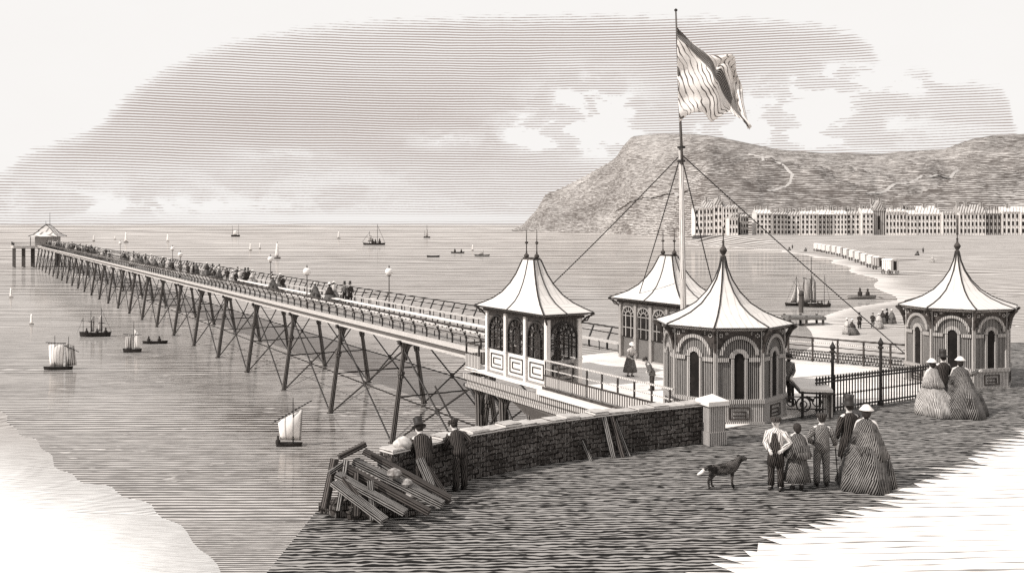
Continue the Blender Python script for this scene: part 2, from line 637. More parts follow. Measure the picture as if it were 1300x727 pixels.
    def mesh(self, name, mat, smooth=False):
        me = bpy.data.meshes.new(name)
        me.from_pydata([tuple(p) for p in self.v], [], self.f)
        me.materials.append(mat)
        uvl = me.uv_layers.new(name='UVMap')
        for poly, uv in zip(me.polygons, self.uv):
            if uv is None:
                nn = poly.normal
                if abs(nn.z) < .85:
                    t = Vector((0, 0, 1)).cross(nn)
                    t.normalize()
                    s_ = nn.cross(t)
                    for li, vi in zip(poly.loop_indices, poly.vertices):
                        p = me.vertices[vi].co
                        uvl.data[li].uv = (p.dot(t), p.dot(s_))
                else:
                    for li, vi in zip(poly.loop_indices, poly.vertices):
                        p = me.vertices[vi].co
                        uvl.data[li].uv = (p.x, p.y)
            else:
                for li, q in zip(poly.loop_indices, uv):
                    uvl.data[li].uv = q
        if smooth:
            me.shade_smooth()
        return me

    def build(self, name, mat, parent=None, smooth=False):
        if isinstance(mat, str):
            mat = M[mat]
        o = bpy.data.objects.new(name, self.mesh(name, mat, smooth))
        C.objects.link(o)
        o.parent = parent
        return o


def thing(name, label, cat, loc=(0, 0, 0), rz=0.0, group=None):
    o = bpy.data.objects.new(name, None)
    C.objects.link(o)
    o.location = loc
    o.rotation_euler = (0, 0, rz)
    tag(o, label, cat, group)
    return o


def tag(o, label, cat, group=None):
    o['label'] = label
    o['category'] = cat
    if group:
        o['group'] = group
    return o


def struct(o):
    o['kind'] = 'structure'
    return o


def kids(o): return [c for c in C.objects if c.parent is o]


def copy_tree(o, parent=None, ch=None):
    c = o.copy()
    C.objects.link(c)
    c.parent = parent
    for k in (ch.get(o, []) if ch is not None else kids(o)):
        copy_tree(k, c, ch)
    return c


def tree_of(o):
    d = {}
    st = [o]
    while st:
        x = st.pop()
        d[x] = kids(x)
        st += d[x]
    return d


def gp(px, py, z=0.0):
    """where the sight line of a picture point meets level z"""
    Y = (CAMZ - z) * F / (py - 285)
    return Vector(((px - 650) / F * Y, Y, z))


SEA = -6.2
# ================================================================== SETTING: water, beach, terrace, hills
def shore_x(Y):
    P = [(20, 14), (45, 15), (60, 18), (90, 25), (104, 30), (119, 37), (127, 43.5), (139, 51), (152, 61), (163, 64), (195, 74), (230, 85), (266, 95), (320, 106),
         (366, 116), (443, 124), (500, 121), (560, 112), (640, 118), (800, 165), (1000, 240)]
    if Y <= P[0][0]:
        return P[0][1]
    for (a, x0), (b, x1) in zip(P, P[1:]):
        if Y <= b:
            return x0 + (x1 - x0) * (Y - a) / (b - a)
    return P[-1][1]


def sstep(a, b, x):
    t = min(1, max(0, (x - a) / (b - a)))
    return t * t * (3 - 2 * t)


def beach_z(X, Y):
    s = X - shore_x(Y)
    wig = math.sin(Y * .11) * .06 + math.sin(X * .07 + Y * .03) * .05
    z = SEA + (.03 * s if s > 0 else .06 * s)
    z = min(z, SEA + .9 + s * .006) + wig * (1 if s > -4 else 0)
    t = sstep(440, 585, Y) * sstep(-5, 25, s)
    return max(SEA - 3, z * (1 - t) + (-.6) * t)


m = MB()
m.add([(-30000, -200, SEA), (30000, -200, SEA), (30000, 33000, SEA), (-30000, 33000, SEA)], [(0, 1, 2, 3)])
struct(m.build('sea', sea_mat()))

m = MB()
ys = [38 + i * 2.0 for i in range(80)] + [198 + i * 7 for i in range(75)]
cols = 60
vv, ff = [], []
for j, Y in enumerate(ys):
    for i in range(cols):
        t = i / (cols - 1)
        X = shore_x(Y) - 10 + (t ** 2.2) * 900
        vv.append((X, Y, beach_z(X, Y)))
for j in range(len(ys) - 1):
    for i in range(cols - 1):
        a = j * cols + i
        ff.append((a, a + 1, a + cols + 1, a + cols))
m.add(vv, ff)
SAND = sand_mat()
struct(m.build('beach', SAND, smooth=True))

# added pale sheet at the lower left, standing in for blank vignette paper
m = MB()
vv, ff = [], []
nx, ny = 125, 140
for j in range(ny):
    for i in range(nx):
        X = -75 + i * .57
        Y = 8 + j * .72
        ep = [(-76, 118), (-32, 59.7), (-20.6, 45), (-15.6, 41.3), (-8.8, 31), (-3, 12), (10, 0)]
        edge = next((e0 + (e1 - e0) * (X - a_) / (b_ - a_) for (a_, e0), (b_, e1) in zip(ep, ep[1:]) if X <= b_), 0)
        edge += math.sin(X * .9) * .3 + math.sin(X * 2.3 + 1) * .25
        vv.append((X, Y, SEA + min(.5, (edge - Y) * .045)))
for j in range(ny - 1):
    for i in range(nx - 1):
        a = j * nx + i
        ff.append((a, a + 1, a + nx + 1, a + nx))
m.add(vv, ff)
struct(m.build('blank_corner', SAND, smooth=True))

# terrace (made ground behind the sea wall)
G = [(-4.4, -12), (-4.4, 12), (-4.1, 19.8), (-2.9, 20.9), (-1.25, 22.6), (.3, 23.85), (2.6, 25.25), (5.0, 26.4), (5.0, 28.2), (4.6, 33.0), (5.5, 38.5), (8.2, 43.4),
     (12.3, 42.4), (16.6, 38.9), (19.5, 41.5), (23, 47), (45, 56), (90, 60), (90, -12)]
m = MB()
m.add([(x, y, 0) for x, y in G], [tuple(reversed(range(len(G))))])
struct(m.build('ground', 'ground'))
m = MB()
n_ = len(G)
m.add([(x, y, -.004) for x, y in G] + [(x, y, -8.5) for x, y in G], [(i, (i + 1) % n_, n_ + (i + 1) % n_, n_ + i) for i in range(n_)])
struct(m.build('terrace_wall', 'stone'))

# invented pale ground with a ragged edge, in place of the white paper corner
m = MB()
base = [(1.5, 12), (3.0, 16.0), (5.0, 18.2), (7.0, 19.6), (8.3, 20.7), (9.0, 21.6), (9.8, 22.3), (11.3, 23.6), (13, 25.4), (15, 27.6), (18, 30.2), (26, 36), (40, 46)]
edge = []
pr = random.Random(3)
for (x0, y0), (x1, y1) in zip(base, base[1:]):
    k = max(2, int((x1 - x0) / .30))
    for i in range(k):
        t = i / k
        x, y = x0 + (x1 - x0) * t, y0 + (y1 - y0) * t
        tg = .8 if x > 7.5 else .5
        edge.append((x + pr.uniform(-tg, 0), y + pr.uniform(-.04, .06)))
        edge.append((x + pr.uniform(0, tg) + .1, y + pr.uniform(.02, .12) - .16))
poly = [(0, -11)] + edge + [(60, 50), (60, -11)]
m.add([(x, y, .005) for x, y in poly], [tuple(reversed(range(len(poly))))])
struct(m.build('path', 'path'))  # added sheet for the white paper corner, not a real path

# pale paved pier head
PZ = [(5.3, 27.2), (3.65, 30.65), (-1.05, 38.35), (-2.0, 39.9), (.8, 41.6), (5.2, 44.6), (7.6, 45.1), (12.3, 42.2), (16.7, 38.7), (15.2, 34.2), (14.3, 32.85), (11.6, 31.2), (9.0, 29.6)]
m = MB()
m.prism(PZ, -.10, .02)
struct(m.build('pavement', 'plaza'))

# ------------------------------------------------------------------ hills
def ridge(px):
    P = [(640, 293.5), (648, 293), (656, 289), (663, 286), (672, 276), (680, 268), (693, 246), (708, 241), (724, 233), (740, 225), (759, 214), (772, 207), (782, 200), (790, 187), (802, 173.5),
         (820, 171), (843, 170), (881, 170), (905, 173), (932, 178), (960, 184), (990, 190), (1042, 194), (1090, 195), (1120, 195), (1148, 192), (1200, 189),
         (1215, 183), (1236, 176), (1260, 172), (1283, 171), (1300, 170), (1400, 172), (1600, 190)]
    for (a, y0), (b, y1) in zip(P, P[1:]):
        if px <= b:
            return y0 + (y1 - y0) * (px - a) / (b - a)
    return P[-1][1]


def hfoot(px):
    P = [(640, 1700), (741, 1450), (800, 1150), (860, 900), (900, 700), (960, 640), (1600, 640)]
    for (a, y0), (b, y1) in zip(P, P[1:]):
        if px <= b:
            return y0 + (y1 - y0) * (px - a) / (b - a)
    return P[-1][1]


from mathutils import noise as mnoise
pxs = [640 + i * 3.5 for i in range(270)]
NR = 46
vv, ff = [], []
hill_grid = {}
for i, px in enumerate(pxs):
    t_ = (px - 650) / F
    yf = hfoot(px)
    ff_ = 420 + 260 * sstep(700, 900, px)
    yr = yf + ff_
    H = 6 + (285 - ridge(px)) / F * yr
    for j in range(NR):
        s = j / (NR - 1) * 1.5
        Y = yf + ff_ * s
        if s <= 1:
            cliff = 1 - sstep(700, 860, px)
            pr_ = (s ** .8) * (1 - cliff) + (1 - (1 - s) ** 1.7) * cliff
            z = SEA - 1 + (H - SEA + 1) * pr_
            if px > 880:
                z = -.8 + (H + .8) * (s ** .9)
            nz = mnoise.fractal(Vector((t_ * 9, Y * .006, 0)), .8, 2.0, 5) * 22 * math.sin(PI * min(1, s)) * min(1, H / 60)
            gul = abs(mnoise.noise(Vector((t_ * 34, s * 1.5, 3)))) * -16 * math.sin(PI * s) * cliff * min(1, H / 40)
            z += nz + gul
            z = min(z, 6 + (H - 6) * Y / yr + 0 - (1 - s) * 1.0) if s < 1 else z
        else:
            z = H - (s - 1) * 120
        vv.append((t_ * Y, Y, z))
nP = len(pxs)
for i in range(nP - 1):
    for j in range(NR - 1):
        a = i * NR + j
        ff.append((a, a + NR, a + NR + 1, a + 1))
m = MB()
m.add(vv, ff)
struct(m.build('hills', hill_mat('hillside', .50, .085, .645), smooth=True))

# pale footpaths climbing the hill
from mathutils.bvhtree import BVHTree
hb = BVHTree.FromPolygons([Vector(p) for p in vv], ff)


def on_hill(px, py):
    d = Vector(((px - 650) / F, 1, (285 - py) / F)).normalized()
    h = hb.ray_cast(Vector((0, 0, CAMZ)), d)
    return h[0]


for line_, wd in (([(950, 196), (968, 200), (985, 206), (997, 213), (1006, 222), (1004, 232), (988, 240), (972, 246)], 3.5),
                  ([(782, 268), (795, 261), (806, 255), (818, 250), (838, 249), (858, 245), (878, 243)], 4.5),
                  ([(1100, 246), (1130, 238), (1160, 230), (1190, 222), (1222, 212)], 3.0)):
    P_ = [on_hill(*q) for q in line_]
    P_ = [q for q in P_ if q is not None]
    fine_ = []
    for a_, b_ in zip(P_, P_[1:]):
        for k_ in range(6):
            q = a_.lerp(b_, k_ / 6)
            h = hb.ray_cast(Vector((q.x, q.y, 500)), Vector((0, 0, -1)))[0]
            if h is not None:
                fine_.append(h + Vector((0, 0, .5)))
    if len(fine_) > 2:
        m = MB()
        v2, f2_ = [], []
        for i, q in enumerate(fine_):
            t_ = (fine_[min(i + 1, len(fine_) - 1)] - fine_[max(i - 1, 0)]).normalized()
            s_ = t_.cross(Vector((0, -.6, .8))).normalized() * wd * .5
            v2 += [q + s_, q - s_]
        f2_ = [(2 * i, 2 * i + 1, 2 * i + 3, 2 * i + 2) for i in range(len(fine_) - 1)]
        m.add(v2, f2_)
        struct(m.build('footpath', 'track'))

# ================================================================== SEA-FRONT HOUSES
wincache = {}
hr = random.Random(21)


def house(px0, px1, ytop, rows, colsn, label, cat='house', name='terrace_house', Y=600.0, group='terraced houses along the sea front', wall='town', roof='slate', rh=3.2,
          gable=False, ch=(0, .45, 1), base=-.8, bay=0, dorm=0, winmat='pane'):
    x0, x1 = (px0 - 650) / F * Y, (px1 - 650) / F * Y
    W = x1 - x0 - .06
    h = 6 + (285 - ytop) / F * Y - base
    h += hr.uniform(-.5, .6)
    rh *= hr.uniform(.85, 1.35)
    t = thing(name, label, cat, ((x0 + x1) / 2, Y + hr.uniform(-2.5, 2.5), base), 0, group)
    D_ = 11
    m = MB()
    m.box((0, D_ / 2, h / 2), (W, D_, h))
    m.box((0, -.15, h - .25), (W, .4, .5))
    m.box((-W / 2 + .2, -.1, h / 2), (.35, .25, h - .6))
    if bay:
        m.box((0, -.5, h * .4), (bay, 1.0, h * .8))
    w_ = m.build('wall', wall, t)
    m = MB()
    if gable:
        m.plate([(-W / 2 - .2, h), (W / 2 + .2, h), (0, h + rh)], -.1, D_)
    else:
        vs_ = [(-W / 2, -.5, h), (W / 2, -.5, h), (W / 2, D_, h), (-W / 2, D_, h), (-W / 2 + .1, D_ / 2, h + rh), (W / 2 - .1, D_ / 2, h + rh)]
        m.add(vs_, [(0, 1, 5, 4), (2, 3, 4, 5), (1, 2, 5), (3, 0, 4), (3, 2, 1, 0)])
    r_ = m.build('roof', roof, t)
    for c in ch:
        m = MB()
        cx = -W / 2 + 1.0 + c * (W - 2.0)
        m.box((cx, D_ / 2 - .5, h + rh * .9), (1.5, 2.2, 3.8))
        for q in (-.45, .45):
            m.cyl((cx + q, D_ / 2 - .5, h + rh * .9 + 1.8), (cx + q, D_ / 2 - .5, h + rh * .9 + 2.8), .28, .24, 6)
        m.build('chimney', 'town_d', r_)
    for d_ in range(dorm):
        dm = MB()
        cx = -W / 2 + W * (d_ + .5) / dorm
        dm.plate([(cx - .8, h + .5), (cx + .8, h + .5), (cx + .8, h + 1.7), (cx, h + 2.3), (cx - .8, h + 1.7)], -.2, 2.5)
        dm.build('dormer', 'white', r_)
    fh = (h - 1.0) / rows
    ww = min(1.35, W / colsn * .46)
    key = (round(ww, 1), round(fh, 1), winmat)
    if key not in wincache:
        mm = MB()
        mm.box((0, 0, 0), (ww, .1, fh * .58))
        fr = MB()
        fr.box((0, 0, -fh * .31), (ww + .3, .3, .16))
        wincache[key] = (mm.mesh('window', M[winmat]), fr.mesh('sill', M['white']))
    me, fe = wincache[key]
    for r in range(rows):
        for c in range(colsn):
            cx = -W / 2 + W * (c + .5) / colsn
            if bay and abs(cx) > bay / 2 and abs(cx) < bay / 2 + .4:
                continue
            o = bpy.data.objects.new('window', me)
            C.objects.link(o)
            o.parent = t
            o.location = (cx, -.06 if not (bay and abs(cx) < bay / 2 and r < rows * .8) else -1.05, .6 + fh * (r + .5))
            if r:
                s_ = bpy.data.objects.new('sill', fe)
                C.objects.link(s_)
                s_.parent = o
                s_.location = (0, -.08, 0)
    return t


# the older cluster at the left end
house(882, 893, 264, 4, 2, 'narrow flat tower house at the far left end of the sea front', rh=.8, ch=(), wall='town', roof='slate')
house(893.5, 906, 264, 4, 3, 'tall house under a big dark hipped roof beside the narrow tower house', rh=5.5, ch=(0.5,), wall='town', roof='slate')
house(906.5, 917, 262, 4, 2, 'pale tall house with a pointed front gable left of the rooftop stay line', gable=True, rh=4.5, ch=(1,), wall='town')
house(917.5, 937, 263, 5, 5, 'long many windowed pale house right of the pointed front gable', rh=2.2, ch=(0, .6), wall='town')
house(926, 938, 277, 2, 3, 'low gabled cottage in front of the long many windowed house', Y=590, gable=True, rh=2.6, ch=(), wall='town')
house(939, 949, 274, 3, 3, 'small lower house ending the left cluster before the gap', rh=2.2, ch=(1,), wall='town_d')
# long terrace
ord_ = ['first', 'second', 'third', 'fourth', 'fifth', 'sixth', 'seventh', 'eighth']
xs = [961, 981, 1000, 1018, 1039, 1058, 1076, 1093.5]
for i in range(7):
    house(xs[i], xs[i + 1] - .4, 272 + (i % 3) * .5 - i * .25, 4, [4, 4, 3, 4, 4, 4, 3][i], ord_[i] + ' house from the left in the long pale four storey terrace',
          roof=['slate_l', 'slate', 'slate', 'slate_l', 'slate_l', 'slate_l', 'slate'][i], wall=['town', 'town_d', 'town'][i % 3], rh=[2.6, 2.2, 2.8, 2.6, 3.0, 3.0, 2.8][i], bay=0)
house(1093.5, 1108, 270, 4, 3, 'last narrower house of the long terrace beside the dark gable end', roof='slate_l', wall='town', rh=3)
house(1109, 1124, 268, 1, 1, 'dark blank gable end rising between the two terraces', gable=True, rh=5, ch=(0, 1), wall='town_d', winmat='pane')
house(1125, 1152, 271, 3, 6, 'five bay house with attic dormers right of the dark gable end', wall='town', roof='slate', dorm=5, rh=3)
house(1152.5, 1166, 271, 3, 3, 'narrow house between two wide houses in the right terrace', wall='town', roof='slate_l', rh=3.2)
house(1166.5, 1196, 271, 3, 6, 'wide house under one bright plain roof in the right terrace', wall='town', roof='slate_l', ch=(.4, 1), rh=4)
house(1196.5, 1214, 270, 3, 4, 'slightly taller flat roofed house left of the round pavilion spire', wall='town', roof='slate', ch=(), rh=.8)
house(1217.5, 1251, 270, 3, 7, 'broad house with clustered chimneys right of the pavilion spire', wall='town', roof='slate', ch=(0, .35, 1), rh=4, dorm=1)
house(1251.5, 1272, 270, 3, 4, 'grey fronted house near the right end of the sea front', wall='town_d', roof='slate', ch=(.5, 1), rh=3.4)
house(1272.5, 1294, 270, 3, 4, 'pale house fading at the right end of the sea front', wall='town', roof='slate_l', ch=(.5,), rh=3)
house(1294.5, 1318, 270, 3, 4, 'house cut off by the right edge of the view', wall='town', roof='slate_l', ch=(.5,), rh=3)

# ================================================================== THE PIER
PO = Vector((0.51, 42.0, 0))
PANG = math.atan2(.859, -.513)
PM = Matrix.Translation(PO) @ Matrix.Rotation(PANG, 4, 'Z')


def pw(s, t, z=0.0):     # pier coordinates: s metres out along the pier, t metres in from the near edge
    return PM @ Vector((s, -t, z))


LEN = 262
WID = 5.4
pier = thing('pier', 'long iron pleasure pier with timber deck running out to sea on braced piles', 'pier', PO, PANG)
m = MB(); m.box((LEN / 2, -WID / 2, -.1), (LEN, WID, .16)); m.build('deck', 'deck', pier)
m = MB()
m.box((LEN / 2, .07, -.10), (LEN, .12, .24)); m.box((LEN / 2, .07, -.50), (LEN, .12, .13))
m.box((LEN / 2, -WID - .07, -.10), (LEN, .12, .24)); m.box((LEN / 2, -WID - .07, -.50), (LEN, .12, .13))
m.build('edge_girder', 'white_w', pier)
m = MB()
for yy_ in (.02, -WID - .02):
    m.box((LEN / 2, yy_, -.33), (LEN, .06, .22))
m.build('girder_web', 'iron', pier)
bents = [3.1 + 9.9 * i for i in range(29) if 3.1 + 9.9 * i < LEN]
OUT = .75


def pile_pts(s, side):
    if side:   # far
        return Vector((s, -WID + .15, -.6)), Vector((s, -WID - OUT, SEA - .8))
    return Vector((s, -.15, -.6)), Vector((s, OUT, SEA - .8))


for i, s in enumerate(bents):
    big = s < 150
    for side in (0, 1):
        a, b = pile_pts(s, side)
        m = MB()
        m.tube([a, a.lerp(b, .96), b], [.125, .18, .18], 8 if big else 6)
        d = b - a
        m.tube([a + Vector((0, 0, .05)), a + d * .06, a + d * .09], [.34, .20, .15], 8)
        for q, rr in ((.27, .23), (.30, .21), (.93, .30), (.885, .26)):
            m.tube([a + d * (q - .012), a + d * (q + .012)], [rr, rr], 8)
        m.build('pile', 'pile', pier)
    # cross frame of the bent
    a0_, b0_ = pile_pts(s, 0)
    a1_, b1_ = pile_pts(s, 1)
    m = MB()
    L0, L1 = (lambda q: a0_.lerp(b0_, q)), (lambda q: a1_.lerp(b1_, q))
    rr = .045
    m.cyl(L0(.48), L1(.48), rr, n=5)
    m.build('cross_brace', 'ink', pier)
    m = MB(); m.box((s, -WID / 2, -.62), (.3, WID + .5, .22)); m.build('cross_beam', 'ink', pier)
    # curved brackets along the girder
    for side in (0, 1):
        m = MB()
        a, b = pile_pts(s, side)
        for sg in (-1, 1):
            pts_ = [a + Vector((sg * x, 0, z)) for x, z in ((.15, -1.0), (.25, -.55), (.55, -.2), (1.05, -.02))]
            m.tube(pts_, [.08, .08, .08, .08], 5)
        m.box((s, a.y, -.59), (2.2, .2, .08))
        m.build('bracket', 'ink', pier)
for i in range(len(bents) - 1):
    s0, s1 = bents[i], bents[i + 1]
    for side in (0, 1):
        a0_, b0_ = pile_pts(s0, side)
        a1_, b1_ = pile_pts(s1, side)
        m = MB()
        n_ = 5 if s0 < 120 else 4
        m.cyl(a0_.lerp(b0_, .07), a1_.lerp(b1_, .88), .052, n=n_)
        m.cyl(a1_.lerp(b1_, .07), a0_.lerp(b0_, .88), .052, n=n_)
        mid = (a0_.lerp(b0_, .475) + a1_.lerp(b1_, .475)) / 2
        m.cyl(a0_.lerp(b0_, .475), a1_.lerp(b1_, .475), .045, n=n_)
        m.box(tuple(mid), (.34, .08, .34))
        m.build('side_brace', 'ink', pier)


def rail_thing(name, label, cat, x0, x1, step, post_fn, rails, mat_p='ink', mat_r='white_w', group=None, extra=None, parent_loc=PO, ang=PANG, limit=96):
    t = thing(name, label, cat, parent_loc, ang, group)
    n = int((x1 - x0) / step)
    stuff = MB()
    for i in range(n + 1):
        x = x0 + i * step
        if i < limit:
            mm = MB(); post_fn(mm, x); mm.build('post', mat_p, t)
        else:
            post_fn(stuff, x)
    if stuff.v:
        o = stuff.build('far_posts', mat_p, t)
        o['kind'] = 'stuff'
    for (y, z, w_, h_, mt) in rails:
        mm = MB()
        mm.beam((x0, y, z), (x1, y, z), w_, h_)
        mm.build('rail', mt, t)
    return t


def post_near(mm, x):
    mm.tube([(x, -.05, .0), (x, -.06, .42), (x, .22, .95)], [.05, .05, .045], 5)
    mm.beam((x, -.05, .40), (x, -.55, .42), .04, .04)
    mm.cyl((x, -.52, .0), (x, -.52, .42), .03, n=4)


rail_thing('bench', 'seaside bench with slanted back along the near edge of the pier deck', 'bench', 1.0, LEN - 12, 1.5, post_near,
           [(.22, .95, .06, .08, 'dark'), (.13, .76, .03, .07, 'deck'), (.02, .55, .03, .06, 'dark'), (-.32, .44, .46, .05, 'white_w')], group='benches along the pier')


def post_far(mm, x):
    mm.tube([(x, -WID + .05, 0), (x, -WID + .05, .42), (x, -WID - .25, 1.05)], [.05, .055, .045], 5)
    mm.beam((x, -WID + .05, .4), (x, -WID + .55, .42), .04, .04)
    mm.cyl((x, -WID + .52, 0), (x, -WID + .52, .42), .03, n=4)


rail_thing('bench', 'bench with open slanted back along the far edge of the pier deck', 'bench', -2.0, LEN - 12, 1.5, post_far,
           [(-WID - .25, 1.05, .05, .07, 'ink'), (-WID - .12, .78, .03, .05, 'ink'), (-WID + .3, .44, .46, .05, 'white_w')], group='benches along the pier')


def post_mid(mm, x):
    mm.cyl((x, -2.75, 0), (x, -2.75, .46), .04, n=5)
    mm.cyl((x, -3.1, 0), (x, -3.1, .46), .04, n=5)
    mm.cyl((x, -2.75, .25), (x, -3.1, .25), .035, n=5)


rail_thing('bench', 'flat backless bench down the middle of the near end of the pier deck', 'bench', 2, 62, 1.6, post_mid,
           [(-2.93, .48, .46, .06, 'white')], mat_p='ink', group='benches along the pier')
rail_thing('bench', 'low second backless bench nearer the middle of the pier approach', 'bench', 2, 40, 1.6,
           lambda mm, x: (mm.cyl((x, -1.55, 0), (x, -1.55, .36), .04, n=5)),
           [(-1.55, .38, .34, .06, 'white')], mat_p='ink', group='benches along the pier')


def lamp(s, t, label):
    L = thing('lamp_post', label, 'lamp', pw(s, t), 0, 'globe lamps along the pier')
    m = MB(); m.tube([(0, 0, 0), (0, 0, .3), (0, 0, .35), (0, 0, 2.3)], [.09, .08, .045, .035], 7); m.tube([(0, 0, 2.3), (0, 0, 2.36)], [.12, .12], 8); m.build('pole', 'iron', L)
    m = MB(); m.lathe([(.02, -.28), (.16, -.24), (.26, -.12), (.29, 0), (.26, .12), (.16, .24), (.02, .28)], (0, 0, 2.62), 14); g_ = m.build('globe', 'globe', L, True)
    m = MB(); m.lathe([(.10, 0), (.05, .06), (.03, .16), (.005, .26)], (0, 0, 2.87), 8); m.build('finial', 'ink', L)
    return L


lamp(27, 5.25, 'nearest globe lamp on the far edge of the pier')
lamp(30.5, .35, 'globe lamp standing on the near edge of the pier')
lamp(56, 5.25, 'globe lamp third from the shore on the pier')
lamp(75, .6, 'globe lamp fourth from the shore beside strollers')
lamp(103, 5.25, 'globe lamp farther out amid the pier crowd')
lamp(150, 5.25, 'farthest globe lamp before the pier head')

# pier head
hd = thing('landing_stage', 'widened end stage of the pier on closely set upright piles', 'landing stage', pw(LEN + 3, 0), PANG)
m = MB(); m.box((5, -.5, -.15), (14, 13, .3)); m.box((5, 6.0, -.3), (14, .3, .7)); m.box((-2.0, -.5, -.3), (.3, 13, .7)); m.build('deck', 'white_w', hd)
for i in range(7):
    for j in (5.6, 3.2, .8, -5.6):
        m = MB(); m.cyl((-1.5 + i * 2.1, j, -.4), (-1.5 + i * 2.1, j, SEA - .8), .12, n=6); m.build('pile', 'pile', hd)
m = MB()
m.box((5, 5.9, .9), (14, .08, .08)); m.box((-1.9, 3, .9), (.08, 6, .08))
for i in range(8): m.box((-1.9 + i * 1.95, 5.9, .45), (.09, .09, .9))
m.build('railing', 'ink', hd)

HB = thing('pavilion', 'little pagoda roofed pavilion on the distant pier head', 'pavilion', pw(LEN + 4, 2.8), PANG - R(20))
HB.scale = (1.12, 1.12, 1.25)
m = MB(); m.box((0, 0, 1.1), (5.6, 4.6, 2.2)); m.build('wall', 'board_l', HB)
for i in range(3):
    m = MB(); m.box((2.82, -1.5 + i * 1.5, 1.2), (.06, .8, 1.5)); m.build('window', 'open', HB)
m = MB()
rr_ = [(4.0, 3.5, 2.1), (3.1, 2.6, 2.5), (2.4, 1.9, 3.1), (1.9, 1.0, 4.0), (1.7, .12, 4.7)]
vv, ff = [], []
for a, b, z in rr_:
    vv += [(-a, -b, z), (a, -b, z), (a, b, z), (-a, b, z)]
for i in range(4):
    for k in range(4):
        ff.append((i * 4 + k, i * 4 + (k + 1) % 4, i * 4 + 4 + (k + 1) % 4, i * 4 + 4 + k))
ff.append((3, 2, 1, 0)); ff.append((16, 17, 18, 19))
m.add(vv, ff); rf = m.build('roof', 'slate_l', HB)
m = MB()
for sx_ in (-1, 1):
    for sy_ in (-1, 1):
        m.tube([(a * sx_, b * sy_, z + .04) for a, b, z in rr_], [.09] * 5, 4)
m.cyl((-1.7, 0, 4.75), (1.7, 0, 4.75), .1, n=5)
m.build('ridge', 'ink', rf)
m = MB(); m.cyl((1.8, 0, 4.6), (1.8, 0, 7.6), .07, .04, n=5); m.build('flagstaff', 'ink', HB)
m = MB(); m.cyl((-1.7, 0, 4.6), (-1.7, 0, 5.7), .08, .03, n=5); m.build('finial', 'ink', HB)
for q in (-3.6, 3.6):
    m = MB(); m.cyl((q, 3.1, 0), (q, 3.1, 2.2), .08, n=5); m.build('post', 'ink', HB)

# ------------------------------------------------------------------ under the shore platform
base_dir = Vector((-.513, .859, 0))
def oe(t, z=0.0, off=0.0):       # along the outer edge from K0's base corner: t metres seaward, off metres inland
    return Vector((1.15, 34.9, z)) + base_dir * t + Vector((.859, .513, 0)) * off


EA = math.atan2(.859, -.513)
pl = thing('entrance_platform', 'iron platform frame with curved corbels holding up the pier entrance', 'platform', oe(0), EA)
# local x seaward, y outward
m = MB()
m.beam((-6.8, .16, -.36), (5.8, .16, -.36), .12, .22); m.beam((-6.8, .12, -.74), (5.8, .12, -.74), .10, .12)
m.beam((5.85, .2, -.36), (5.85, -3.3, -.36), .12, .22)
m.build('edge_beam', 'rib', pl)
m = MB()
m.beam((-6.8, .06, -.55), (5.8, .06, -.55), .05, .34)
m.build('fascia', 'rib', pl)
for x in (-5.6, -3.2, -1.4, 1.2, 3.4, 5.4):
    m = MB()
    m.tube([(x, -.3, -.8), (x, -.3, -1.1), (x, -.35, -3.5), (x, -.2, SEA - 1)], [.32, .2, .2, .24], 8)
    m.build('column', 'pile', pl)
    m = MB()
    for sg in (-1, 1):
        m.tube([(x + sg * .15, -.3, -1.9), (x + sg * .25, -.28, -1.35), (x + sg * .55, -.2, -1.0), (x + sg * 1.0, -.1, -.82)], [.09, .08, .07, .07], 6)
    m.build('bracket', 'ink', pl)
m = MB()
m.add([(-1.9, .1, -.8), (2.2, .1, -.8), (1.3, -.1, -1.3), (.6, -.25, -1.55), (-.9, -.25, -1.55), (-1.9, .1, -1.0),
       (-1.9, -1.6, -.8), (2.2, -1.6, -.8), (1.3, -1.6, -1.3), (.6, -1.6, -1.55), (-.9, -1.6, -1.55), (-1.9, -1.6, -1.0)],
      [(0, 1, 2, 3, 4, 5), (6, 11, 10, 9, 8, 7), (0, 6, 7, 1), (1, 7, 8, 2), (2, 8, 9, 3), (3, 9, 10, 4), (4, 10, 11, 5), (5, 11, 6, 0)])
m.build('corbel', 'iron', pl)
m = MB()
for a, b in (((-1.4, -.3, -1.0), (3.4, -.3, SEA)), ((3.4, -.3, -1.0), (-1.4, -.3, SEA)), ((3.4, -.3, -1.2), (8.6, -.2, SEA)), ((5.4, -.3, -3), (1.2, -.3, -3.2)), ((3.4, -.3, SEA + .4), (8.6, .2, -1.2))):
    m.cyl(a, b, .045, n=5)
m.build('tie_rod', 'ink', pl)

# railing along the outer edge, entrance side
RL = thing('platform_railing', 'railing with ribbed skirt beside the arched glazed pavilion', 'railing', oe(0), EA)
m = MB(); m.beam((-.15, .02, 1.02), (-7.3, .02, 1.02), .06, .05); m.beam((-.15, .02, .70), (-7.3, .02, .70), .04, .035); m.build('rail', 'white_w', RL)
m = MB()
m.beam((-.15, .02, .27), (-7.4, .02, .27), .05, .36)
m.build('skirt', 'rib', RL)
m = MB(); m.beam((-.1, .24, -.12), (-7.3, .24, -.12), .24, .16); m.build('stringer', 'white', RL)
m = MB(); m.beam((-.1, .09, -.0), (-7.3, .09, .0), .06, .10); m.beam((-.15, .03, .47), (-7.4, .03, .47), .07, .04); m.build('moulding', 'dark', RL)
for i in range(9):
    m = MB(); m.box((-.2 - i * .87, .02, .55), (.05, .05, .98)); m.build('post', 'dark', RL)
RL2 = thing('platform_railing', 'railing with ribbed skirt seaward of the arched glazed pavilion', 'railing', oe(4.8), EA)
m = MB()
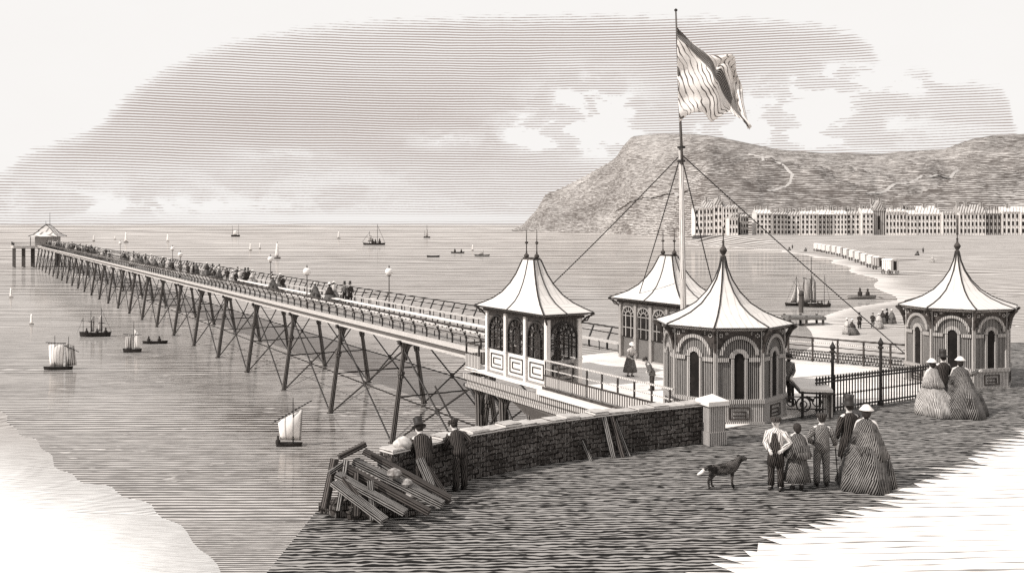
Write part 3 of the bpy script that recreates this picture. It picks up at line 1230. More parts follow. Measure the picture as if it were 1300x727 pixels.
m.beam((0, .02, 1.0), (1.2, .02, 1.0), .06, .05); m.beam((1.2, .02, 1.0), (1.2, -3.2, 1.0), .06, .05); m.build('rail', 'dark', RL2)
m = MB(); m.beam((0, .02, .3), (1.2, .02, .3), .05, .5); m.beam((1.2, .0, .3), (1.2, -3.2, .3), .05, .5); m.build('skirt', 'rib', RL2)
for x, y in ((.1, 0), (1.2, 0), (1.2, -1), (1.2, -2), (1.2, -3)):
    m = MB(); m.box((x, y, .5), (.06, .06, 1.0)); m.build('post', 'dark', RL2)


# ================================================================== PAVILIONS
PROF = [(.06, 4.97), (.13, 4.62), (.28, 4.24), (.52, 3.86), (.86, 3.50), (1.28, 3.24), (1.72, 3.06), (2.16, 2.92)]


def finial(mm, x, y, z, ball=.12, h=.8):
    mm.lathe([(.05, 0), (.09, .04), (.05, .10), (ball * .6, .14), (ball, .24), (ball * .6, .34), (.04, .38), (.03, .5), (.05, .52), (.02, .56), (.012, h)], (x, y, z), 10)


def octagon(label, loc, rz, group, Rb=1.85):
    t = thing('pavilion', label, 'pavilion', loc, rz, group)
    inr = Rb * math.cos(PI / 8)
    fw = 2 * Rb * math.sin(PI / 8)
    a8 = PI / 8
    m = MB(); m.lathe([(Rb, .70), (Rb, 2.86)], n=8, rz=a8); m.build('wall', 'board', t)
    m = MB(); m.lathe([(Rb + .08, 0), (Rb + .08, .62)], n=8, rz=a8); pln = m.build('plinth', 'board_l', t)
    m = MB(); m.lathe([(Rb + .13, .62), (Rb + .13, .74)], n=8, rz=a8); m.lathe([(Rb + .11, 0.0), (Rb + .11, .07)], n=8, rz=a8); m.build('plinth_moulding', 'trim', t)
    m = MB(); m.lathe([(Rb + .04, 2.78), (Rb + .22, 2.84), (Rb + .30, 2.90), (Rb + .36, 2.915)], n=8, rz=a8); m.build('cornice', 'trim', t)
    for k in range(8):
        ang = k * PI / 4
        Fm = Matrix.Rotation(ang + PI / 2, 4, 'Z') @ Matrix.Translation((0, -inr, 0))   # local -y is outwards
        # dark arched opening
        m = MB(Fm); m.box((0, -.012, 1.37), (.30, .03, 1.22)); m.arch(0, 1.98, 0, .15, -.027, .003, 8)
        m.build('doorway', 'open', t)
        m = MB(Fm)
        m.arch(0, 1.98, .155, .29, -.07, .0, 10)
        for sg in (-1, 1):
            m.box((sg * .205, -.03, 1.35), (.09, .06, 1.22))
        m.build('door_surround', 'trim', t)
        for sg in (-1, 1):
            m = MB(Fm); m.box((sg * (.29 + (fw / 2 - .36) / 2 + .015), -.035, 1.93), (fw / 2 - .36, .07, .12)); m.build('string_course', 'trim', t)
        m = MB(Fm); m.arch(0, 2.06, .50, .60, -.10, 0, 16, 2, 178); m.build('arch_trim', 'trim', t)
        for sg in (-1, 1):   # dark spandrels with pale curls either side of the arch
            m = MB(Fm)
            hw = fw / 2 - .02
            poly = [(0, 2.80), (sg * hw, 2.80), (sg * hw, 2.25)] + [(sg * .605 * math.cos(R(q)), 2.06 + .605 * math.sin(R(q))) for q in (22, 35, 50, 65, 80, 90)]
            m.plate(poly if sg > 0 else list(reversed(poly)), -.04, .0)
            sp = m.build('spandrel', 'dark', t)
            m = MB(Fm); m.arch(sg * .56, 2.66, .035, .07, -.06, -.04, 8, 0, 360); m.build('curl', 'trim', sp)
            m = MB(Fm); m.arch(sg * .38, 2.72, .02, .045, -.06, -.04, 8, 0, 360); m.build('curl', 'trim', sp)
        m = MB(Fm)   # fretted plinth panel
        for (cx, cz, sx_, sz_) in ((0, .50, .62, .035), (0, .16, .62, .035), (-.30, .33, .035, .34), (.30, .33, .035, .34), (.0, .38, .38, .035), (.18, .29, .035, .18), (0, .26, .38, .035)):
            m.box((cx, -.09, cz), (sx_, .03, sz_))
        m.build('fret_panel', 'dark', pln)
        ca = ang + a8
        cd = Vector((math.cos(ca), math.sin(ca), 0))
        m = MB()
        m.tube([cd * (Rb + .0) + Vector((0, 0, .74)), cd * (Rb + .0) + Vector((0, 0, 2.84))], [.075, .075], 6)
        m.build('corner_post', 'board_l', t)
        m = MB()
        m.tube([cd * (Rb + .05) + Vector((0, 0, 2.15)), cd * (Rb + .10) + Vector((0, 0, 2.45)), cd * (Rb + .24) + Vector((0, 0, 2.72)), cd * (Rb + .40) + Vector((0, 0, 2.86))], [.05, .06, .055, .05], 5)
        m.tube([cd * (Rb + .04) + Vector((0, 0, 2.55)), cd * (Rb + .14) + Vector((0, 0, 2.62)), cd * (Rb + .22) + Vector((0, 0, 2.80))], [.05, .06, .05], 5)
        m.tube([cd * (Rb + .05) + Vector((0, 0, 2.80)), cd * (Rb + .36) + Vector((0, 0, 2.84))], [.05, .04], 5)
        m.build('eaves_bracket', 'dark', t)
    m = MB()
    m.lathe([(2.10, 2.86)] + [(r, z) for r, z in reversed(PROF)], n=8, rz=a8)
    rf = m.build('roof', 'roof', t)
    for k in range(8):
        ca = k * PI / 4 + a8
        m = MB(); m.tube([(r * math.cos(ca), r * math.sin(ca), z + .012) for r, z in PROF], [.032, .03, .028, .026, .026, .026, .026, .03], 5)
        m.build('roof_rib', 'ink', rf)
    m = MB()
    for k in range(8):
        c0, c1 = k * PI / 4 + a8, (k + 1) * PI / 4 + a8
        m.cyl((2.17 * math.cos(c0), 2.17 * math.sin(c0), 2.90), (2.17 * math.cos(c1), 2.17 * math.sin(c1), 2.90), .024, n=5)
    m.build('eaves_rim', 'ink', rf)
    m = MB(); finial(m, 0, 0, 4.93, .13, 1.0); m.build('finial', 'dark', rf)
    return t


octagon('round pavilion in front of the flagpole behind the low stone wall', (6.75, 30.2, 0), R(2.9), 'pavilions on the pier approach')
octagon('round pavilion at the right end of the iron railings behind strollers', (17.1, 36.3, 0), R(14.25), 'pavilions on the pier approach')


def longpav(label, near, L, Wd, glazed, zb=0.0):
    """oblong pavilion. local x runs seaward along the pier, local -y... outward side is +y"""
    t = thing('pavilion', label, 'pavilion', near, EA, 'pavilions on the pier approach')
    # body occupies x 0..L, y -Wd..0 ; near corner at origin
    H = 2.62
    cx, cy = L / 2, -Wd / 2
    pm = 'white' if glazed else 'board_l'
    m = MB(); m.box((cx, cy, .04), (L + .1, Wd + .1, .08)); m.box((cx, cy, H + .06), (L + .5, Wd + .5, .1)); m.build('frame', 'trim', t)
    if not glazed:
        m = MB(); m.box((cx, cy, H / 2 + .05), (L - .1, Wd - .1, H - .05)); m.build('wall', 'board', t)
    nb = 3 if glazed else 4
    faces = [(Matrix.Identity(4), L, nb, True),                                                  # outward long side, +y
             (Matrix.Translation((L, -Wd, 0)) @ Matrix.Rotation(PI, 4, 'Z'), L, nb, False),         # plaza long side
             (Matrix.Translation((0, -Wd, 0)) @ Matrix.Rotation(PI / 2, 4, 'Z'), Wd, 1, True),       # near short end, outward -x
             (Matrix.Translation((L, 0, 0)) @ Matrix.Rotation(-PI / 2, 4, 'Z'), Wd, 1, False)]
    for Fm, Lw, nbb, light in faces:
        bw = Lw / nbb
        shade = pm if (light and nbb > 1) else ('iron' if glazed else 'board')
        for b in range(nbb):
            c = bw * (b + .5)
            half = bw / 2 - .09
            rr = min(half, .62)
            zs = H - .25 - rr
            if glazed:
                m = MB(Fm); m.box((c, -.05, .52), (bw - .12, .06, .86)); m.build('lower_panel', 'white' if nbb > 1 else 'board_l', t)
                m = MB(Fm)
                for (ox, oz, sx_, sz_) in ((0, .24, .7, .035), (0, .80, .7, .035), (-.35, .52, .035, .58), (.35, .52, .035, .58), (0, .40, .42, .03), (0, .64, .42, .03), (.21, .52, .03, .24)):
                    m.box((c + ox * bw / 1.1, .0, oz), (sx_ * (bw / 1.1 if sx_ > .1 else 1), .035, sz_))
                m.build('fret_panel', 'ink', t)
                m = MB(Fm); m.box((c, -.05, (1.0 + zs) / 2), (2 * rr, .02, zs - 1.0)); m.arch(c, zs, 0, rr, -.06, -.04, 12)
                wn = m.build('window', 'glass', t)
            else:
                m = MB(Fm); m.box((c, -.035, (.95 + zs) / 2), (2 * rr * .8, .03, zs - .95)); m.arch(c, zs, 0, rr * .8, -.05, -.02, 12)
                wn = m.build('window', 'open', t)
            m = MB(Fm)
            m.arch(c, zs, rr - .05, rr + .02, -.045, .03, 14)
            m.arch(c, zs, rr * .40, rr * .40 + .045, -.045, .02, 10)
            for sg in (-1, 1):
                m.box((c + sg * (rr - .015), -.01, (1.0 + zs) / 2), (.05, .07, zs - 1.0))
                m.box((c + sg * rr * .42, -.01, (1.0 + zs) / 2), (.045, .06, zs - 1.0))
            for zz in (1.4, zs):
                m.box((c, -.012, zz), (2 * rr, .05, .04))
            for aa in (30, 60, 90, 120, 150):
                m.beam((c + math.cos(R(aa)) * rr * .42, -.01, zs + math.sin(R(aa)) * rr * .42), (c + math.cos(R(aa)) * rr, -.01, zs + math.sin(R(aa)) * rr), .035, .035, (0, 1, 0))
            m.build('window_bars', 'ink' if glazed else 'board_l', wn)
            for sg in (-1, 1):   # spandrels above the arch
                m = MB(Fm)
                poly = [(c + sg * (rr + .02), H), (c + sg * bw / 2, H), (c + sg * bw / 2, zs)] + \
                       [(c + sg * (rr + .02) * math.cos(R(q)), zs + (rr + .02) * math.sin(R(q))) for q in (0, 20, 40, 60, 75, 90)] + [(c, H)]
                m.plate(poly if sg > 0 else list(reversed(poly)), -.06, -.012)
                m.build('spandrel', 'iron' if glazed else 'board_l', t)
    npst = []
    for b in range(nb + 1):
        npst += [(L * b / nb, 0), (L * b / nb, -Wd)]
    for x, y in npst:
        m = MB(); m.box((x, y, H / 2), (.17, .17, H)); m.box((x, y, .98), (.2, .2, .07))
        m.build('post', 'white' if glazed else 'board_l', t)
    for sx_ in (0, 1):
        for sy_ in (0, 1):
            x, y = L * sx_, -Wd * sy_
            ox, oy = (1 if sx_ else -1), (-1 if sy_ else 1)
            m = MB()
            m.tube([(x, y, 2.0), (x + ox * .05, y + oy * .05, 2.3), (x + ox * .2, y + oy * .2, 2.52), (x + ox * .42, y + oy * .42, 2.68)], [.04] * 4, 5)
            m.tube([(x + ox * .1, y + oy * .1, 2.4), (x + ox * .25, y + oy * .2, 2.42), (x + ox * .3, y + oy * .3, 2.6)], [.03] * 3, 5)
            m.build('eaves_bracket', 'dark', t)
    # roof
    ov = .40
    fr = [(0.0, 4.62), (.05, 4.40), (.13, 4.05), (.25, 3.68), (.42, 3.30), (.62, 3.02), (.82, 2.84), (1.0, 2.70)]
    hx0, hy0, hx1, hy1 = .42, .16, L / 2 + ov, Wd / 2 + ov
    rg = [(hx0 + (hx1 - hx0) * q, hy0 + (hy1 - hy0) * q, z) for q, z in fr]
    vv, ff = [], []
    for a, b, z in rg:
        vv += [(cx - a, cy - b, z), (cx + a, cy - b, z), (cx + a, cy + b, z), (cx - a, cy + b, z)]
    for i in range(len(rg) - 1):
        for k in range(4):
            ff.append((i * 4 + k, i * 4 + 4 + k, i * 4 + 4 + (k + 1) % 4, i * 4 + (k + 1) % 4))
    ff.append((3, 2, 1, 0)); e = (len(rg) - 1) * 4; ff.append((e, e + 1, e + 2, e + 3))
    m = MB(); m.add(vv, ff); rf = m.build('roof', 'roof', t)
    for sx_ in (-1, 1):
        for sy_ in (-1, 1):
            m = MB(); m.tube([(cx + a * sx_, cy + b * sy_, z + .01) for a, b, z in rg], [.034] * len(rg), 5); m.build('roof_rib', 'ink', rf)
    for sy_ in (-1, 1):
        m = MB(); m.tube([(cx + (a - hx0) * .02, cy + b * sy_, z + .015) for a, b, z in rg], [.028] * len(rg), 5); m.build('roof_rib', 'ink', rf)
    for sx_ in (-1, 1):
        m = MB(); m.tube([(cx + a * sx_, cy + (b - hy0) * .1, z + .015) for a, b, z in rg], [.026] * len(rg), 5); m.build('roof_rib', 'ink', rf)
    m = MB()
    a, b, z = rg[-1]
    q4 = [(cx - a, cy - b, z), (cx + a, cy - b, z), (cx + a, cy + b, z), (cx - a, cy + b, z)]
    for k in range(4):
        m.cyl(q4[k], q4[(k + 1) % 4], .028, n=5)
    m.build('eaves_rim', 'ink', rf)
    m = MB()
    m.box((cx, cy, 4.66), (.84, .3, .07))
    m.build('ridge_cap', 'dark', rf)
    m = MB(); m.box((cx, cy, 2.55), (L + .3, Wd + .3, .1)); m.build('eaves_board', 'dark', t)
    for sg in (-1, 1):
        m = MB()
        m.lathe([(.04, 0), (.10, .05), (.10, .12), (.04, .18), (.022, .3), (.022, .55), (.07, .58), (.07, .62), (.02, .66), (.012, 1.12)], (cx + sg * .38, cy, 4.68), 8)
        m.build('finial', 'dark', rf)
    return t


longpav('oblong pavilion with white posts and arched glazing at the pier entrance', (1.3, 34.8, 0), 4.45, 1.42, True)
longpav('dark oblong pavilion with two roof spikes behind the flagpole', (7.15, 39.1, 0), 4.3, 1.9, False)

# bench wrapping the pier head corner between the two oblong pavilions
bn = thing('bench', 'curved backed seaside bench on pale paving between the two oblong pavilions', 'bench', pw(-2.2, WID), PANG, 'benches along the pier')
m = MB(); m.beam((0, .25, .44), (-2.4, .25, .44), .46, .06); m.beam((0, .45, .2), (-2.4, .45, .2), .04, .36); m.build('seat', 'white_w', bn)
m = MB(); m.beam((0, -.25, 1.05), (-2.6, -.25, 1.05), .06, .07); m.beam((0, -.12, .78), (-2.6, -.12, .78), .04, .05); m.build('rail', 'ink', bn)
for x in (0, -.9, -1.8, -2.5):
    m = MB(); m.tube([(x, .05, 0), (x, .05, .42), (x, -.27, 1.05)], [.045, .045, .04], 5); m.build('post', 'ink', bn)

# ================================================================== FLAGPOLE, STAYS, FLAG
fp = thing('flagpole', 'tall white two stage flagpole rising behind the round pavilion', 'flagpole', (6.38, 35, 0))
m = MB(); m.tube([(0, 0, 0), (0, 0, .5), (-.05, 0, 4), (-.13, 0, 8.9)], [.14, .115, .11, .08], 12); m.build('lower_mast', 'white_w', fp, True)
m = MB(); m.tube([(-.10, -.14, 8.2), (-.2, -.12, 10.5), (-.33, -.1, 13.85)], [.055, .045, .03], 8); m.build('topmast', 'iron', fp, True)
for z in (8.35, 8.85):
    m = MB(); m.tube([(-.12, -.05, z - .04), (-.12, -.05, z + .04)], [.15, .15], 8); m.build('cap_band', 'ink', fp)
m = MB(); m.lathe([(.02, 0), (.06, .03), (.06, .08), (.01, .12)], (-.33, -.1, 13.85), 8); m.build('truck', 'ink', fp)
top_ = Vector((6.26, 35, 8.6))
for end, lab in (((1.27, 37.37, 3.33), 'stay rope from the flagpole down to the glazed oblong pavilion roof'),
                 ((5.6, 41.9, 2.78), 'stay rope from the flagpole down to the dark oblong pavilion eaves'),
                 ((8.55, 36, 0.02), 'stay rope dropping steeply behind the round pavilion roof'),
                 ((16.1, 38.9, .75), 'stay rope sloping right to the railings by the right pavilion')):
    m = MB()
    e = Vector(end)
    pts_ = [top_.lerp(e, q / 10) - Vector((0, 0, math.sin(PI * q / 10) * .06)) for q in range(11)]
    m.tube(pts_, [.022] * 11, 5)
    tag(m.build('stay_rope', 'ink'), lab, 'rope', 'flagpole stays')

# flag
def fpt(px, py, Y=34.9):
    return Vector(((px - 650) / F * Y, Y, 6 - (py - 285) / F * Y))


def curve_at(P, t):
    n = len(P) - 1
    f = min(n - 1e-6, max(0, t * n))
    i = int(f)
    f -= i
    p0, p1, p2, p3 = P[max(i - 1, 0)], P[i], P[i + 1], P[min(i + 2, n)]
    return .5 * ((2 * p1) + (p2 - p0) * f + (2 * p0 - 5 * p1 + 4 * p2 - p3) * f * f + (3 * p1 - p0 - 3 * p2 + p3) * f ** 3)


V2 = lambda L: [Vector((a, b, 0)) for a, b in L]
topc = V2([(859, 36), (872, 47), (887, 60), (900, 70), (915, 72), (928, 74), (934, 92), (942, 108), (946, 128), (951, 163)])
upm = V2([(859, 66), (872, 70), (886, 76), (899, 84), (907, 92), (916, 84), (926, 92), (932, 112), (938, 134), (950, 164)])
lom = V2([(860, 110), (874, 112), (888, 116), (900, 118), (908, 116), (916, 118), (926, 124), (932, 134), (938, 148), (948, 162)])
botc = V2([(862, 156), (870, 148), (880, 144), (893, 144), (903, 154), (914, 148), (926, 142), (934, 150), (942, 158), (951, 165)])
NU, NV = 54, 30
vv, ff, uvs = [], [], []
flw = Vector((0, 0, 0))
for j in range(NV):
    v = j / (NV - 1)
    for i in range(NU):
        u = i / (NU - 1)
        P4 = [curve_at(c, u) for c in (topc, upm, lom, botc)]
        p = curve_at(P4, v)
        dep = .34 * math.sin(u * 9 + v * 3.2) * u + .16 * math.sin(u * 21 - v * 7) * u + .08 * math.sin(v * 26 + u * 4) * math.exp(-u * 5) + .12 * math.sin(v * 15 + u * 9) * (1 - v)
        q = fpt(p.x, p.y)
        vv.append((q.x, q.y - .12 + dep, q.z))
for j in range(NV - 1):
    for i in range(NU - 1):
        a = j * NU + i
        ff.append((a, a + 1, a + NU + 1, a + NU))
        uvs.append([(i / (NU - 1), j / (NV - 1)), ((i + 1) / (NU - 1), j / (NV - 1)), ((i + 1) / (NU - 1), (j + 1) / (NV - 1)), (i / (NU - 1), (j + 1) / (NV - 1))])
fm, n, b, out = new_mat('flag_cloth')
t = n.nodes.new('ShaderNodeUVMap')
u, v, _ = sep(n, t.outputs[0])
wv = noise(n, comb(n, u * 3, v * 3), 1, 2)
bandc = v - (u.mx(.001).pw(1.35) * .98 + .06) + (wv - .5) * .06      # dark band sweeping from the hoist head to the fly
band = (bandc * bandc).smooth(.010, .016, 1, 0)
ln = (((bandc * 34 + (wv - .5) * 2)) * (2 * PI) * .9).sin() * .5 + .5
dk = (ln - .32).smooth(-.15, .15)
fine = (((v * 9 - u * 17 + (wv - .5) * 5)) * (2 * PI) * .9).sin() * .5 + .5
sh = (noise(n, comb(n, u * 4, v * 5), 1, 3) - .44) * 1.1
fmk = (fine - 1 + sh + .05).smooth(-.1, .1)
colA = mixc(n, fmk, tone(.70), tone(.10))
colB = mixc(n, dk, tone(.30), tone(.03))
n.links.new(mixc(n, band, colA, colB), b.inputs['Base Color'])
b.inputs['Roughness'].default_value = .9
b.inputs['Specular IOR Level'].default_value = .05
m = MB(); m.add(vv, ff, uvs)
fl = m.build('flag', fm, smooth=True)
md = fl.modifiers.new('thick', 'SOLIDIFY'); md.thickness = .012; md.offset = 0
tag(fl, 'large billowing pale flag with a dark sweeping band flying from the flagpole', 'flag')

# ================================================================== RAILINGS AND GATE
A_ = Vector((8.55, 29.2, 0)); B_ = Vector((14.6, 32.85, 0))
d_ = (B_ - A_)
LG = d_.length
ga = math.atan2(d_.y, d_.x)
pf = thing('picket_railing', 'dark iron picket railing with spiked heads in front of the pale paving', 'railing', A_, ga)
m = MB(); m.beam((1.2, 0, 1.0), (LG, 0, 1.0), .05, .05); m.beam((1.2, 0, .14), (LG, 0, .14), .05, .05); m.beam((1.2, 0, .55), (LG, 0, .55), .02, .02); m.build('rail', 'ink', pf)
k = 0
x = 1.25
while x < LG:
    m = MB(); m.tube([(x, 0, .02), (x, 0, 1.05), (x, 0, 1.09), (x, 0, 1.11), (x, 0, 1.2)], [.022, .022, .05, .05, .008], 5)
    m.tube([(x, 0, .50), (x, 0, .56), (x, 0, .62)], [.018, .04, .018], 5)
    m.build('picket', 'ink', pf)
    x += .14
for px_, py_, lab in ((1057, 522, 'left tall iron gate post in the picket railing'), (1118, 514, 'right tall iron gate post in the picket railing')):
    g_ = gp(px_, py_)
    tp = thing('gate_post', lab, 'post', g_, 0, 'gate posts')
    m = MB(); m.tube([(0, 0, 0), (0, 0, .1), (0, 0, .14), (0, 0, 1.9)], [.10, .10, .06, .05], 8); m.build('shaft', 'ink', tp)
    m = MB(); m.lathe([(.1, 0), (.11, .05), (.05, .09), (.09, .15), (.1, .2), (.05, .28), (.005, .38)], (0, 0, 1.88), 8); m.build('finial', 'ink', tp)

br_ = [Vector((8.1, 43.2, 0)), Vector((12.25, 42.0, 0)), Vector((16.5, 38.6, 0))]
for a, b, lab in ((br_[0], br_[1], 'lattice railing at the back of the paving behind the round pavilion'), (br_[1], br_[2], 'lattice railing at the back of the paving running to the right pavilion')):
    d_ = b - a
    L_ = d_.length
    t = thing('lattice_railing', lab, 'railing', a, math.atan2(d_.y, d_.x), 'railings at the back of the paving')
    for z, hh, mt in ((1.05, .07, 'dark'), (.86, .04, 'white_w'), (.70, .04, 'dark')):
        m = MB(); m.beam((0, 0, z), (L_ - .1, 0, z), .05, hh); m.build('rail', mt, t)
    m = MB()
    nn_ = int(L_ / .12)
    for i in range(nn_):
        m.beam((i * .12, -.012, .08), (i * .12 + .10, -.012, .50), .02, .035, (0, 1, 0))
        m.beam((i * .12 + .10, .012, .08), (i * .12, .012, .50), .02, .035, (0, 1, 0))
    for z in (.08, .22, .36, .50):
        m.beam((0, 0, z), (L_ - .1, 0, z), .045, .035)
    m.build('lattice', 'ink', t)
    for i in range(int(L_ / 1.1) + 1):
        m = MB(); m.box((i * 1.1 + .03, 0, .55), (.07, .07, 1.08)); m.build('post', 'dark', t)

# toll table by the gate
tt = thing('toll_table', 'narrow white topped toll table on scrolled iron legs beside the railing', 'table', (9.55, 30.3, 0), 0)
m = MB(); m.add([(-.62, -1.0, .84), (.32, -1.25, .84), (.68, .95, .84), (-.3, 1.15, .84), (-.62, -1.0, .92), (.32, -1.25, .92), (.68, .95, .92), (-.3, 1.15, .92)],
                [(3, 2, 1, 0), (4, 5, 6, 7), (0, 1, 5, 4), (1, 2, 6, 5), (2, 3, 7, 6), (3, 0, 4, 7)]); m.build('table_top', 'white', tt)
m = MB(); m.beam((-.62, -1.0, .80), (.32, -1.25, .80), .05, .06); m.beam((.32, -1.25, .80), (.68, .95, .80), .05, .06); m.beam((-.62, -1.0, .80), (-.3, 1.15, .80), .05, .06); m.build('apron_rail', 'ink', tt)
for x, y in ((-.5, -.85), (.28, -1.05), (.58, .8), (-.25, 1.0)):
    m = MB(); m.cyl((x, y, 0), (x, y, .84), .045, n=6); m.build('leg', 'ink', tt)
m = MB(); m.box((.28, -.9, .42), (.3, .12, .8)); m.build('end_panel', 'board_l', tt)
m = MB(Matrix.Translation((-.5, -.95, 0)))
m.arch(.0, .42, .20, .24, -.02, .02, 16, 0, 360); m.arch(.0, .42, .09, .12, -.02, .02, 12, 0, 360); m.arch(.42, .5, .12, .155, -.02, .02, 12, 0, 360); m.arch(-.38, .5, .12, .155, -.02, .02, 12, 0, 360)
m.beam((-.5, 0, .28), (.7, 0, .28), .03, .03); m.beam((-.5, 0, .66), (.7, 0, .66), .03, .03)
m.build('scroll_work', 'ink', tt)
m = MB(); m.arch(0, .42, .02, .05, -.3, .3, 8, 0, 360); m.build('axle', 'ink', tt)

# ================================================================== STONE WALL
WP = [(5.55, 26.1), (2.9, 24.85), (.6, 23.5), (-.93, 22.3), (-2.6, 20.5)]
wt = thing('stone_wall', 'low dark rough stone wall with pale coping slabs along the terrace edge', 'wall', (0, 0, 0))


def offset(P, d):
    o = []
    for i, p in enumerate(P):
        a, b = Vector(P[max(i - 1, 0)]), Vector(P[min(i + 1, len(P) - 1)])
        t = (b - a).normalized()
        o.append((p[0] + t.y * d, p[1] - t.x * d))
    return o


back = offset(WP, -.42) if offset(WP, -.42)[0][1] > WP[0][1] else offset(WP, .42)
m = MB(); m.prism(WP + list(reversed(back)), -.02, 1.02); m.build('wall_body', 'stone', wt)
sg_ = -.04 if back == offset(WP, .42) else .04
m = MB()
wr = random.Random(5)
for (a, b, a2, b2) in zip(WP, WP[1:], back, back[1:]):
    L_ = (Vector(b) - Vector(a)).length
    k = max(2, int(L_ / .42))
    for i in range(k):
        t0, t1 = i / k + .01, (i + 1) / k - .01
        P4 = [Vector(a).lerp(Vector(b), t0), Vector(a).lerp(Vector(b), t1), Vector(a2).lerp(Vector(b2), t1), Vector(a2).lerp(Vector(b2), t0)]
        cc = sum(P4, Vector((0, 0))) / 4
        P4 = [cc + (p - cc) * Vector((1, 1)).length / 1.4142 * wr.uniform(1.03, 1.16) for p in P4]
        m.prism([(p.x, p.y) for p in P4], 1.022, 1.10 + wr.uniform(-.04, .05))
m.build('coping', 'cope', wt)
pt_ = thing('wall_pillar', 'square pale pillar with pyramid cap ending the stone wall', 'pillar', (5.5, 25.95, 0), R(22))
m = MB(); m.box((0, 0, .55), (.50, .50, 1.1)); m.build('shaft', 'board_l', pt_)
m = MB(); m.box((0, 0, 1.14), (.66, .66, .12)); m.add([(-.33, -.33, 1.2), (.33, -.33, 1.2), (.33, .33, 1.2), (-.33, .33, 1.2), (0, 0, 1.36)], [(0, 1, 4), (1, 2, 4), (2, 3, 4), (3, 0, 4)]); m.build('cap', 'white', pt_)
m = MB(); m.box((0, 0, .18), (.56, .56, .36)); m.build('plinth', 'trim', pt_)


# ================================================================== TIMBER
def plank(p0, p1, w_, h_, label, mat='timber', cat='plank', group='loose timbers heaped at the end of the stone wall', up=(0, 0, 1)):
    m = MB(); m.beam(p0, p1, w_, h_, up)
    return tag(m.build('timber', mat), label, cat, group)


def fq(px, py, Y):
    return ((px - 650) / F * Y, Y, 6 - (py - 285) / F * Y)


plank(fq(450, 585, 19.8), fq(562, 640, 19.2), .20, .13, 'longest squared beam lying diagonally across the timber heap', 'timber')
plank(fq(437, 592, 19.4), fq(545, 650, 18.9), .17, .12, 'second diagonal beam just below the longest one', 'timber_d')
plank(fq(462, 572, 20.1), fq(572, 632, 19.8), .16, .10, 'uppermost diagonal beam nearest the stone wall', 'timber_d')
plank(fq(428, 602, 19.1), fq(515, 650, 18.6), .20, .10, 'pale short plank low in the timber heap', 'timber')
plank(fq(424, 612, 18.9), fq(488, 660, 18.3), .22, .08, 'lowest pale plank at the left of the timber heap', 'timber')
plank(fq(430, 580, 19.6), fq(464, 563, 19.9), .12, .10, 'short cross timber capping the left corner of the heap', 'timber_d')
plank(fq(425, 582, 19.5), fq(412, 645, 19.2), .13, .12, 'steep upright timber at the far left of the heap', 'timber_d')
plank(fq(440, 584, 19.4), fq(430, 648, 19.0), .10, .10, 'thin upright timber just inside the far left one', 'timber')
plank(fq(452, 600, 19.2), fq(452, 655, 18.8), .12, .10, 'dark stub post under the heap of beams', 'timber_d')
plank(fq(446, 594, 19.6), fq(505, 645, 19.3), .09, .08, 'thin dark lath squeezed between the two upper diagonal beams', 'timber_d')
plank(fq(480, 588, 20.0), fq(545, 628, 19.7), .08, .07, 'thin pale lath lying beside the uppermost diagonal beam', 'timber')
plank(fq(436, 606, 19.0), fq(470, 652, 18.5), .10, .08, 'short dark lath under the lowest pale plank', 'timber_d')
plank(fq(418, 600, 19.3), fq(440, 585, 19.5), .09, .08, 'short pale block wedged on the far left uprights', 'timber')
plank(fq(492, 592, 20.2), fq(500, 630, 19.9), .09, .09, 'short dark post standing behind the uppermost beam', 'timber_d')
plank(fq(470, 610, 19.0), fq(474, 660, 18.7), .11, .10, 'pale stub post under the middle of the heap', 'timber')
plank(fq(422, 590, 19.5), fq(468, 612, 19.3), .12, .10, 'short dark beam propped across the left uprights', 'timber_d')
plank(fq(533, 582, 20.5), fq(557, 640, 19.9), .16, .09, 'broad pale plank leaning on the wall end behind the heap', 'timber')
plank(fq(541, 592, 20.6), fq(570, 637, 20.1), .14, .08, 'narrow dark plank leaning beside the broad pale plank', 'timber_d')
plank(fq(505, 598, 20.0), fq(512, 640, 19.6), .14, .08, 'dark plank standing between the heap and the wall end', 'timber_d')
wg = 'planks leaning on the stone wall'
plank((2.62, 24.35, .0), (2.40, 24.55, 1.02), .14, .06, 'widest pale plank leaning on the middle of the stone wall', 'timber', group=wg, up=(0, 1, 0))
plank((2.86, 24.40, .0), (2.60, 24.66, 1.0), .12, .06, 'dark plank leaning just right of the widest pale plank', 'timber_d', group=wg, up=(0, 1, 0))
plank((3.05, 24.50, .0), (2.72, 24.78, .92), .08, .05, 'narrow pale plank rightmost of those leaning on the wall', 'timber', group=wg, up=(0, 1, 0))
plank((2.02, 24.05, .0), (1.80, 24.22, .48), .08, .05, 'short broken pale stake leaning low on the wall', 'timber', group=wg, up=(0, 1, 0))
for i, (px, py, s_) in enumerate(((500, 600, .2), (516, 612, .16), (490, 626, .18), (522, 628, .17))):
    m = MB()
    c = Vector(fq(px, py, 19.4))
    m.loft([(c.x, c.y, c.z - s_ * .5, s_ * .5, s_ * .5, .1, 3), (c.x, c.y, c.z - s_ * .1, s_ * .8, s_ * .75, .12, 3), (c.x, c.y, c.z + s_ * .3, s_ * .6, s_ * .5, .1, 2), (c.x, c.y, c.z + s_ * .5, s_ * .2, s_ * .2)], 8)
    tag(m.build('boulder', 'rock'), ['pale boulder highest behind the timber heap', 'small rounded boulder by the leaning plank', 'boulder tucked under the longest beam', 'low boulder nearest the wall end'][i], 'boulder', 'boulders among the timbers')
m = MB()
